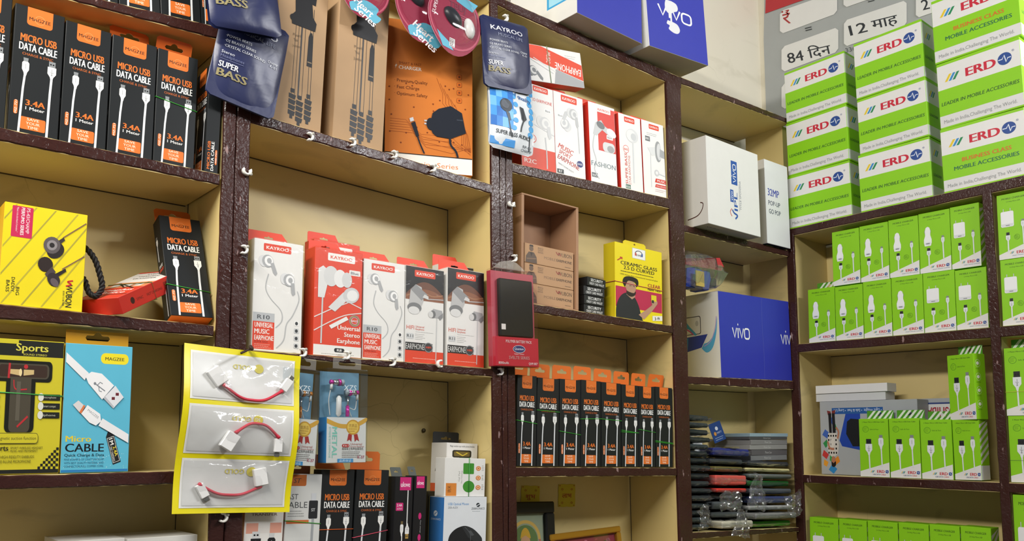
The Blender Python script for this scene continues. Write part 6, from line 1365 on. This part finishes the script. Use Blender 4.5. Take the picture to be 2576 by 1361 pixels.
# ---- wall poster (flat, pasted on the right-hand wall)
sP = XW - X2 - .0012
t = thing('wall_poster', 'large grey tariff poster with white cells on the wall', 'poster')
P = [w2(px, py, sP) for px, py in ((1925, -120), (1921, 101), (1929, 330), (1929, 520), (2620, 470), (2620, -280), (2300, -220))]
part('paper_sheet', MB().add([tuple(p) for p in P] + [tuple(p + Vector((.001, 0, 0))) for p in P], [list(range(7)), list(range(7, 14))[::-1]], ink('#a3a6a6', .45)), t)
def cellart(nm, fn):
    a = Art('front', 1, 1, 0, 1000.0); a.warp = lambda u, v, e: w2(u, -v, sP - .0012 - e * 3); fn(a); part(nm, a, t)
def quadcell(a, p, col):
    a.poly([(x, -y) for x, y in p], col)
def c1(a):
    quadcell(a, ((1925, 34), (2006, 5), (2060, -12), (2060, -80), (1928, -60)), '#b3343a')
cellart('red_band', c1)
def cell(a, x0, y0, x1, y1, h0, h1, r=8):
    """white cell with rounded corners; (x0,y0) upper left, (x1,y1) upper right, h0/h1 heights at either side"""
    pts = []
    for i in range(4):
        pts.append((x0 + r * (1 - math.sin(R_(30 * i))), y0 + r * (1 - math.cos(R_(30 * i))) * 1)) if 0 else None
    p = [(x0, y0 + r), (x0 + r, y0 - .3 * r), (x1 - r, y1 + .3 * r), (x1, y1 + r), (x1, y1 + h1 - r), (x1 - r, y1 + h1 + .3 * r), (x0 + r, y0 + h0 - .3 * r), (x0, y0 + h0 - r)]
    a.poly([(x, -y) for x, y in p][::-1], '#dcdbd9')
def c2(a): cell(a, 1962, 28, 2106, -22, 58, 56); a.text('₹', 1974, -62, 33, '#a83a3a', 20, 'l', .005, 0, 15)
def c3(a): cell(a, 1966, 118, 2109, 68, 64, 62); a.text('84', 1984, -160, 26, '#2f3338', 40, 'l', .012, 0, 13); a.text('िदन', 2036, -147, 24, '#2f3338', 57, 'l', .01, 0, 13)
def c4(a): cell(a, 2123, 52, 2281, 0, 66, 64); a.text('12', 2140, -90, 26, '#2f3338', 44, 'l', .012, 0, 14); a.text('माह', 2196, -74, 24, '#2f3338', 66, 'l', .01, 0, 14)
def c5(a): cell(a, 1966, 212, 2110, 165, 64, 62)
def c6(a): cell(a, 2122, -32, 2278, -84, 52, 50); a.text('=', 2193, -8, 16, '#3a3d40', 16, 'c', .01, 0, 14)
def c7(a): cell(a, 2304, -10, 2450, -60, 56, 56); a.text('2', 2322, -26, 26, '#2f3338', 18, 'l', .012, 0, 14)
def c8(a): a.text('=', 2028, -83, 18, '#3a3d40', 16, 'l', .01, 0, 14)
for nm, fn in (('white_cell', c2), ('white_cell', c3), ('white_cell', c4), ('white_cell', c5), ('white_cell', c6), ('white_cell', c7), ('equals_print', c8), ('small_print', lambda a: a.text('336', 2128, -132, 11, '#5a5d60', 26, 'l', 0, 0, 14))): cellart(nm, fn)

# ================================================================== shrine corner below the eight cable boxes
def k_sticker(txt, tw):
    w, h = .058, .075; K = Kind(w, h, .001); ol = []
    n = 40
    for i in range(n):
        t = 2 * math.pi * i / n; c, s_ = math.cos(t), math.sin(t); k = 1 / max(abs(c), abs(s_)); k *= 1 - .035 * (1 + math.cos(8 * t)) / 2
        ol.append((w / 2 * c * k, h / 2 + h / 2 * s_ * k))
    K.add('paper', MB().prism(ol, 0, .0006, '#c9b62c')); a = Art('front', w, h, 0); a.warp = lambda u, v, e: (-w / 2 + u, -.0002 - e, v); RC = '#a8321f'
    a.text(txt, 29, 30, 15, RC, tw, 'c', .012)
    for u, v in ((13, 58), (45, 58), (13, 14), (45, 14)): a.ring(u, v, 2.2, 3.4, RC, 12)
    for u, v in ((5, 70), (53, 70), (5, 5), (53, 5)): a.oval(u, v, 1.8, 1.8, RC, 8)
    K.add('letter_print', a); return K
def on_back(K, name, label, cat, bl, br, tl, s=D1 - .0012): return custom(1, K, name, label, cat, bl, br, tl, s)
on_back(k_sticker('शुभ', 30), 'paper_sticker', 'yellow sticker with red lettering above the black picture frame', 'sticker', (1310, 1276), (1357, 1276), (1310, 1221))
on_back(k_sticker('लाभ', 32), 'paper_sticker', 'yellow sticker with red lettering, farther from the black frame', 'sticker', (1404, 1276), (1447, 1275), (1402, 1218))
def k_frame(w, h, b, mat, d, fn, inner=None):
    K = Kind(w, h, d)
    for nm, (x0, x1, z0, z1) in (('frame_rail', (-w / 2, w / 2, h - b, h)), ('frame_rail', (-w / 2, w / 2, 0, b)), ('frame_stile', (-w / 2, -w / 2 + b, b, h - b)), ('frame_stile', (w / 2 - b, w / 2, b, h - b))):
        mb = MB().cbox(x0, x1, 0, d, z0, z1, mat, c=.0025); K.add(nm, mb)
    K.add('picture_sheet', MB().box(-w / 2 + b * .9, w / 2 - b * .9, d * .6, d * .7, b * .9, h - b * .9, inner or '#7a8a6a')); a = Art('front', w, h, 0); a.warp = lambda u, v, e: (-w / 2 + u, d * .6 - .0002 - e, v); fn(a); K.add('picture_print', a)
    K.add('glass_pane', MB().box(-w / 2 + b * .95, w / 2 - b * .95, d * .40, d * .42, b * .95, h - b * .95, film('picture_glass', gloss=.02, rough=.03, base=.0))); return K
def pic1(a):
    a.rect(24, 24, 106, 166, '#8f9c86'); a.ring(64, 120, 30, 36, '#c9a85a', 28, 0, 180); a.oval(64, 118, 29, 29, '#5c7a4a', 26); a.poly(curve([(40, 30), (44, 80), (54, 104), (74, 104), (86, 80), (90, 30)], 4), '#b58a3a'); a.oval(64, 116, 11, 13, '#c49a78'); a.poly(curve([(52, 122), (56, 136), (64, 142), (72, 136), (76, 122), (64, 128)], 4), '#c9a13a')
    for i in range(10): a.oval(34 + i * 6.6, 50 + abs(i - 4.5) * 7, 4, 4, ('#b5443c', '#d8b84a')[i % 2], 10)
    for x in (30, 98): a.line([(x, 30), (x, 120)], 4, '#b56a5a')
K = k_frame(.13, .19, .022, ink('#191a1a', .35), .016, pic1, '#8f9c86')
zM4 = lambda x: zline(M4, x, 0)
o = custom(1, K, 'picture_frame', 'black framed devotional picture, partly behind the upright', 'picture', (1262, 1560), (1404, 1520), (1258, 1264), .085, M4, tilt=-4, lift=.003)
def pic2(a):
    a.rect(14, 14, 206, 126, '#8a3a44'); r = random.Random(2)
    for i in range(26): a.n -= 1; x, y = r.uniform(30, 190), r.uniform(90, 122); a.oval(x, y, 7, 6, ('#c9788a', '#d8a8a0', '#4a7a3c', '#b54a5a')[i % 4], 10)
    a.oval(110, 62, 34, 38, '#c9a06a', 20)
K = k_frame(.22, .15, .014, ink('#b98a2e', .3, .55), .016, pic2, '#8a3a44')
custom(1, K, 'picture_frame', 'low gilt framed picture beside the black frame', 'picture', (1402, 1546), (1580, 1524), (1400, 1338), .075, M4, tilt=-6, roll=1.2, lift=.008)

# ================================================================== corner column: bags
BAG = film('crinkled_bag_plastic', (.93, .94, .94, 1), gloss=.15, rough=.12, bump=.4, scale=60, base=.10, white=.06)
def blob(w, d, h, seed, mat, nx=9, ny=8, amp=.004, sm=False):
    """closed, crumpled pillow standing on z = 0"""
    vs = []; top = []; bot = []
    for j in range(ny + 1):
        for i in range(nx + 1):
            u, v = 2 * i / nx - 1, 2 * j / ny - 1; e = (max(0, 1 - u ** 4) * max(0, 1 - v ** 4)) ** .5; n = NZ.noise(Vector((u * 2.6 + seed, v * 2.6, seed * 3))) + .6 * NZ.noise(Vector((u * 6 + seed, v * 6, seed))); n2 = NZ.noise(Vector((u * 3 - seed, v * 3, seed * 7)))
            x, y = u * w / 2 + n2 * amp * .8, d / 2 + v * d / 2 + n * amp * .8
            top.append((x, y, min(h, max(h * .52, h * (.5 + .5 * e) + (n - .35) * amp * .6 * e)))); bot.append((x, y, h * .5 * (1 - e)))
    mb = MB(); N_ = nx + 1; fs = [(j * N_ + i, j * N_ + i + 1, (j + 1) * N_ + i + 1, (j + 1) * N_ + i) for j in range(ny) for i in range(nx)]
    mb.add(top, fs, mat, sm); mb.add(bot, [f[::-1] for f in fs], mat, sm)
    rim = [i for i in range(N_)] + [j * N_ + nx for j in range(1, ny + 1)] + [ny * N_ + i for i in range(nx - 1, -1, -1)] + [j * N_ for j in range(ny - 1, 0, -1)]
    k = len(rim); mb.add([top[i] for i in rim] + [bot[i] for i in rim], [(i, i + k, (i + 1) % k + k, (i + 1) % k) for i in range(k)], mat, True); return mb
def bagged(label, px, w, z, h, col, seed, s=.004, d=.125, yaw=0, tilt=0, roll=0, grp='bagged phone covers heaped in the corner column'):
    o = thing('bagged_phone_cover', label, 'phone cover', grp)
    c = MB().cbox(-w * .46, w * .46, .005, d - .008, h * .18, h * .84, ink(col, .35), c=min(.003, h * .2))
    part('phone_cover', c, o); part('plastic_bag', blob(w, d, h, seed, BAG, 14, 11, .007), o)
    x = px if px < 5 else w1(px, 1200, 0).x
    p = Vector((x, Y1 + s, zline(K3, x, 0) + .0016 + z)); o.matrix_world = Matrix.Translation(p) @ Matrix.Rotation(-math.atan2(K3[1].z - K3[0].z, K3[1].x - K3[0].x), 4, 'Y') @ Matrix.Rotation(R_(yaw), 4, 'Z') @ Matrix.Rotation(R_(roll), 4, 'Y') @ Matrix.Rotation(R_(tilt), 4, 'X'); return o
x0 = xI + .004; rnd = random.Random(11); z = 0
heap = 'dark bagged phone cover in the tall stack against the upright, counted {} from the bottom'
ordn = ['first', 'second', 'third', 'fourth', 'fifth', 'sixth', 'seventh', 'eighth', 'ninth', 'tenth', 'eleventh', 'twelfth', 'thirteenth', 'fourteenth', 'fifteenth', 'sixteenth']
for i in range(16):
    h = rnd.uniform(.0155, .0185); bagged(heap.format(ordn[i]), x0 + .046 + rnd.uniform(-.002, .004), .086, z, h, rnd.choice(('#2b3133', '#33393b', '#23282a', '#3c4446')), i * 1.7, yaw=rnd.uniform(-2, 2), s=rnd.uniform(-.006, .012)); z += h + .0004
z = 0
mids = [('pale bagged phone cover sticking out at the very bottom of the heap', '#c2bda8', .026), ('grey bagged phone cover second in the middle of the heap', '#4a4f50', .018), ('clear bagged phone cover with shiny creases in the middle of the heap', '#565c5e', .026), ('dark bagged cover under the red and green slip', '#3a3f44', .016), ('bagged cover with a red and green paper slip', '#d03a30', .014), ('pinkish red bagged phone cover in the middle of the heap', '#c9564c', .034), ('olive bagged cover under the blue one', '#6a6238', .018), ('dark grey bagged cover right below the blue one', '#3c4044', .018)]
for i, (t, c, h) in enumerate(mids): bagged(t, x0 + .162 + (.010 if i == 0 else rnd.uniform(-.004, .004)), .134, z, h, c, 30 + i * 2.1, yaw=rnd.uniform(-5, 5), s=(-.012 if i == 0 else rnd.uniform(-.006, .012))); z += h + .0005
zm = z; z = 0
rts = [('bagged cover with green card, lowest at the far side of the heap', '#3f9a30', .020), ('grey crumpled bagged cover overhanging the shelf near the corner post', '#8a8a88', .022), ('white bagged cover low in the far side of the heap', '#b9b9b6', .016), ('slate blue bagged cover in the far side of the heap', '#3f4a78', .024), ('grey bagged cover above the slate blue one', '#5a6068', .018), ('bagged cover with a dark green edge', '#2a6a30', .020), ('clear bagged cover above the dark green edge', '#6a7070', .016), ('bagged cover with a cream paper slip', '#d8cf94', .014), ('dark bagged cover under the grey flat boxes', '#34383c', .018)]
for i, (t, c, h) in enumerate(rts): bagged(t, x0 + .338 + rnd.uniform(-.004, .004), .205, z, h, c, 60 + i * 1.3, yaw=rnd.uniform(-3, 3), s=(-.016 if i == 1 else rnd.uniform(-.004, .012))); z += h + .0005
zr = z
bagged('royal blue bagged phone cover with a gold band lying on the heap', x0 + .172, .150, zm + .0006, .026, '#2c3276', 91, yaw=-3, s=.0)
o = thing('gold_band', 'gold paper band across the blue bagged cover', 'paper band'); x = x0 + .182; p = Vector((x, Y1 + .002, zline(K3, x, 0) + zm + .0275)); part('paper', MB().box(-.012, .012, -.004, .11, 0, .0008, ink('#b09a2c', .3, .4)), o); o.matrix_world = Matrix.Translation(p) @ Matrix.Rotation(R_(-3), 4, 'Z')
# flat grey boxes on the far side
zz = zr + .0012
for i, (c, t, h) in enumerate((('#77787a', 'grey flat phone cover box, lowest of the small pile near the corner', .013), ('#5a585a', 'dark flat phone cover box, second of the small pile near the corner', .014), ('#8e8d8a', 'light flat phone cover box, third of the small pile near the corner', .012), ('#7d7c7a', 'flat phone cover box, fourth of the small pile near the corner', .013), ('#4a4a4a', 'thin dark flat box near the top of the small pile', .007), ('#8aa0aa', 'pale blue flat box at the top of the small pile', .009))):
    K = carton(.165, h, .11, c); a = Art('front', .165, h, .11); a.text('Phone Case', 75, h * 330, h * 400, '#b5b5b2', 30, 'c'); K.add('front_print', a)
    x = x0 + .345 + (i % 2) * .004; p = Vector((x, Y1 + .012, zline(K3, x, 0) + zz)); spawn(K, 'phone_cover_box', t, 'cover box', 'flat phone cover boxes', Matrix.Translation(p) @ Matrix.Rotation(R_((0, 1, -1, 0, -2, -2)[i]), 4, 'Z')); zz += h + .0004
# small cards behind the heap
K = Kind(.05, .05, .001); K.add('card', MB().box(-.025, .025, 0, .0008, 0, .05, '#1f3f78')); a = Art('front', .05, .05, 0); a.warp = lambda u, v, e: (-.025 + u, -.0002 - e, v); a.oval(26, 34, 6, 5, '#c9cfd8'); a.oval(14, 22, 5, 5, '#c98a3a'); a.text('PARTY', 22, 20, 5, '#b8c4d8', 20); a.lines(8, 10, 34, 2, 5, '#8fa4c4', 1.6); K.add('card_print', a)
x = x0 + .225; spawn(K, 'paper_card', 'small dark blue card standing up behind the flat boxes', 'card', None, Matrix.Translation((x, Y1 + .075, zline(K3, x, 0) + zm + .045)) @ Matrix.Rotation(R_(-14), 4, 'Y') @ Matrix.Rotation(R_(-12), 4, 'X'))
K = Kind(.07, .05, .001); K.add('card', MB().box(-.035, .035, 0, .0008, 0, .05, '#cfd2d4')); a = Art('front', .07, .05, 0); a.warp = lambda u, v, e: (-.035 + u, -.0002 - e, v); a.lines(14, 38, 20, 4, 6, '#4a4d52', 2.2); a.rrect(40, 10, 62, 40, 3, '#b5b8ba'); K.add('card_print', a)
x = x0 + .092; spawn(K, 'paper_card', 'white printed card behind the blue bagged cover', 'card', None, Matrix.Translation((x, Y1 + .045, zline(K3, x, 0) + zm + .006)) @ Matrix.Rotation(R_(16), 4, 'Y') @ Matrix.Rotation(R_(-28), 4, 'X'))
# bag on the blue carton
o = thing('bagged_phone_stand', 'clear bag with a blue plastic stand and red header on the blue carton', 'phone stand')
top = mv.translation.z + mv.col[2].length * KVL.h; bx = w1(1775, 740, .01).x
part('blue_stand', MB().prism([(-.055, 0), (-.02, 0), (-.02, .022), (.012, .022), (.012, 0), (.034, 0), (.044, .03), (.040, .052), (.012, .046), (-.01, .054), (-.05, .046)], .03, .07, ink('#2a3f9c', .35)), o); part('yellow_card', MB().box(-.034, -.002, .015, .017, .002, .040, '#b09a50'), o)
part('black_clamp', MB().cbox(.046, .070, .03, .055, .012, .034, ink('#1c2426', .4), c=.003), o); mb = MB().add([(-.09, .02, .062), (.055, .01, .082), (.075, .012, .062), (.07, .016, .052), (-.09, .03, .052)], [(0, 1, 2, 3, 4)], '#8c3434'); mb.add([(.040, .009, .0795), (.0545, .0085, .0815), (.0735, .0105, .062), (.050, .011, .060)], [(0, 1, 2, 3)], '#b52f38'); part('header_card', mb, o)
part('plastic_bag', shift(blob(.165, .085, .092, 5.5, BAG, 12, 9, .010), 0, .004, .0), o); o.matrix_world = Matrix.Translation((bx, Y1 - .004, top + .0005))

# loose crumpled bags hanging over the shelf lip
def loose(label, px, z, w, h, seed, s=-.02, roll=0, tilt=0):
    o = thing('plastic_bag', label, 'plastic bag', 'loose crumpled plastic bags'); vs = []; nx, ny = 16, 12
    for j in range(ny + 1):
        for i in range(nx + 1):
            u, v = i / nx, j / ny; n = NZ.noise(Vector((u * 4 + seed, v * 4, seed))) + .7 * NZ.noise(Vector((u * 9, v * 9 + seed, seed * 2)))
            wd = w * (.75 + .25 * math.sin(v * 3 + seed)); vs.append(((u - .5) * wd + n * .004, n * .012 - .006 * math.sin(math.pi * u), v * h + .012 * NZ.noise(Vector((u * 3 + seed, 2.2, seed)))))
    fs = [(j * (nx + 1) + i, j * (nx + 1) + i + 1, (j + 1) * (nx + 1) + i + 1, (j + 1) * (nx + 1) + i) for j in range(ny) for i in range(nx)]
    part('film_sheet', MB().add(vs, fs, BAG), o); x = w1(px, 1250).x
    o.matrix_world = Matrix.Translation((x, Y1 + s, zline(K3, x, 0) + z)) @ Matrix.Rotation(R_(roll), 4, 'Y') @ Matrix.Rotation(R_(tilt), 4, 'X')
loose('crumpled clear bag drooping over the shelf lip', 1842, -.016, .075, .065, 2.2, -.022, 8)
loose('crumpled clear bag bulging past the corner post', 1978, .035, .085, .060, 5.1, -.026, -12)
loose('crumpled clear bag between the two sides of the heap', 1888, .05, .070, .085, 7.7, -.018, 5)
loose('shiny crumpled bag at the foot of the tall stack', 1762, .012, .075, .050, 9.4, -.014, -14)
loose('crumpled bag below the pinkish red cover', 1822, .048, .095, .045, 12.3, -.018, 6)

t = thing('wall_screw', 'small screw head in the back panel above the mouse box', 'screw'); pp = w1(1065, 1083, D1)
part('head', MB().tube([pp + Vector((0, .001, 0)), pp + Vector((0, -.0025, 0))], .0042, ink('#6a6048', .4, .6), 12), t)
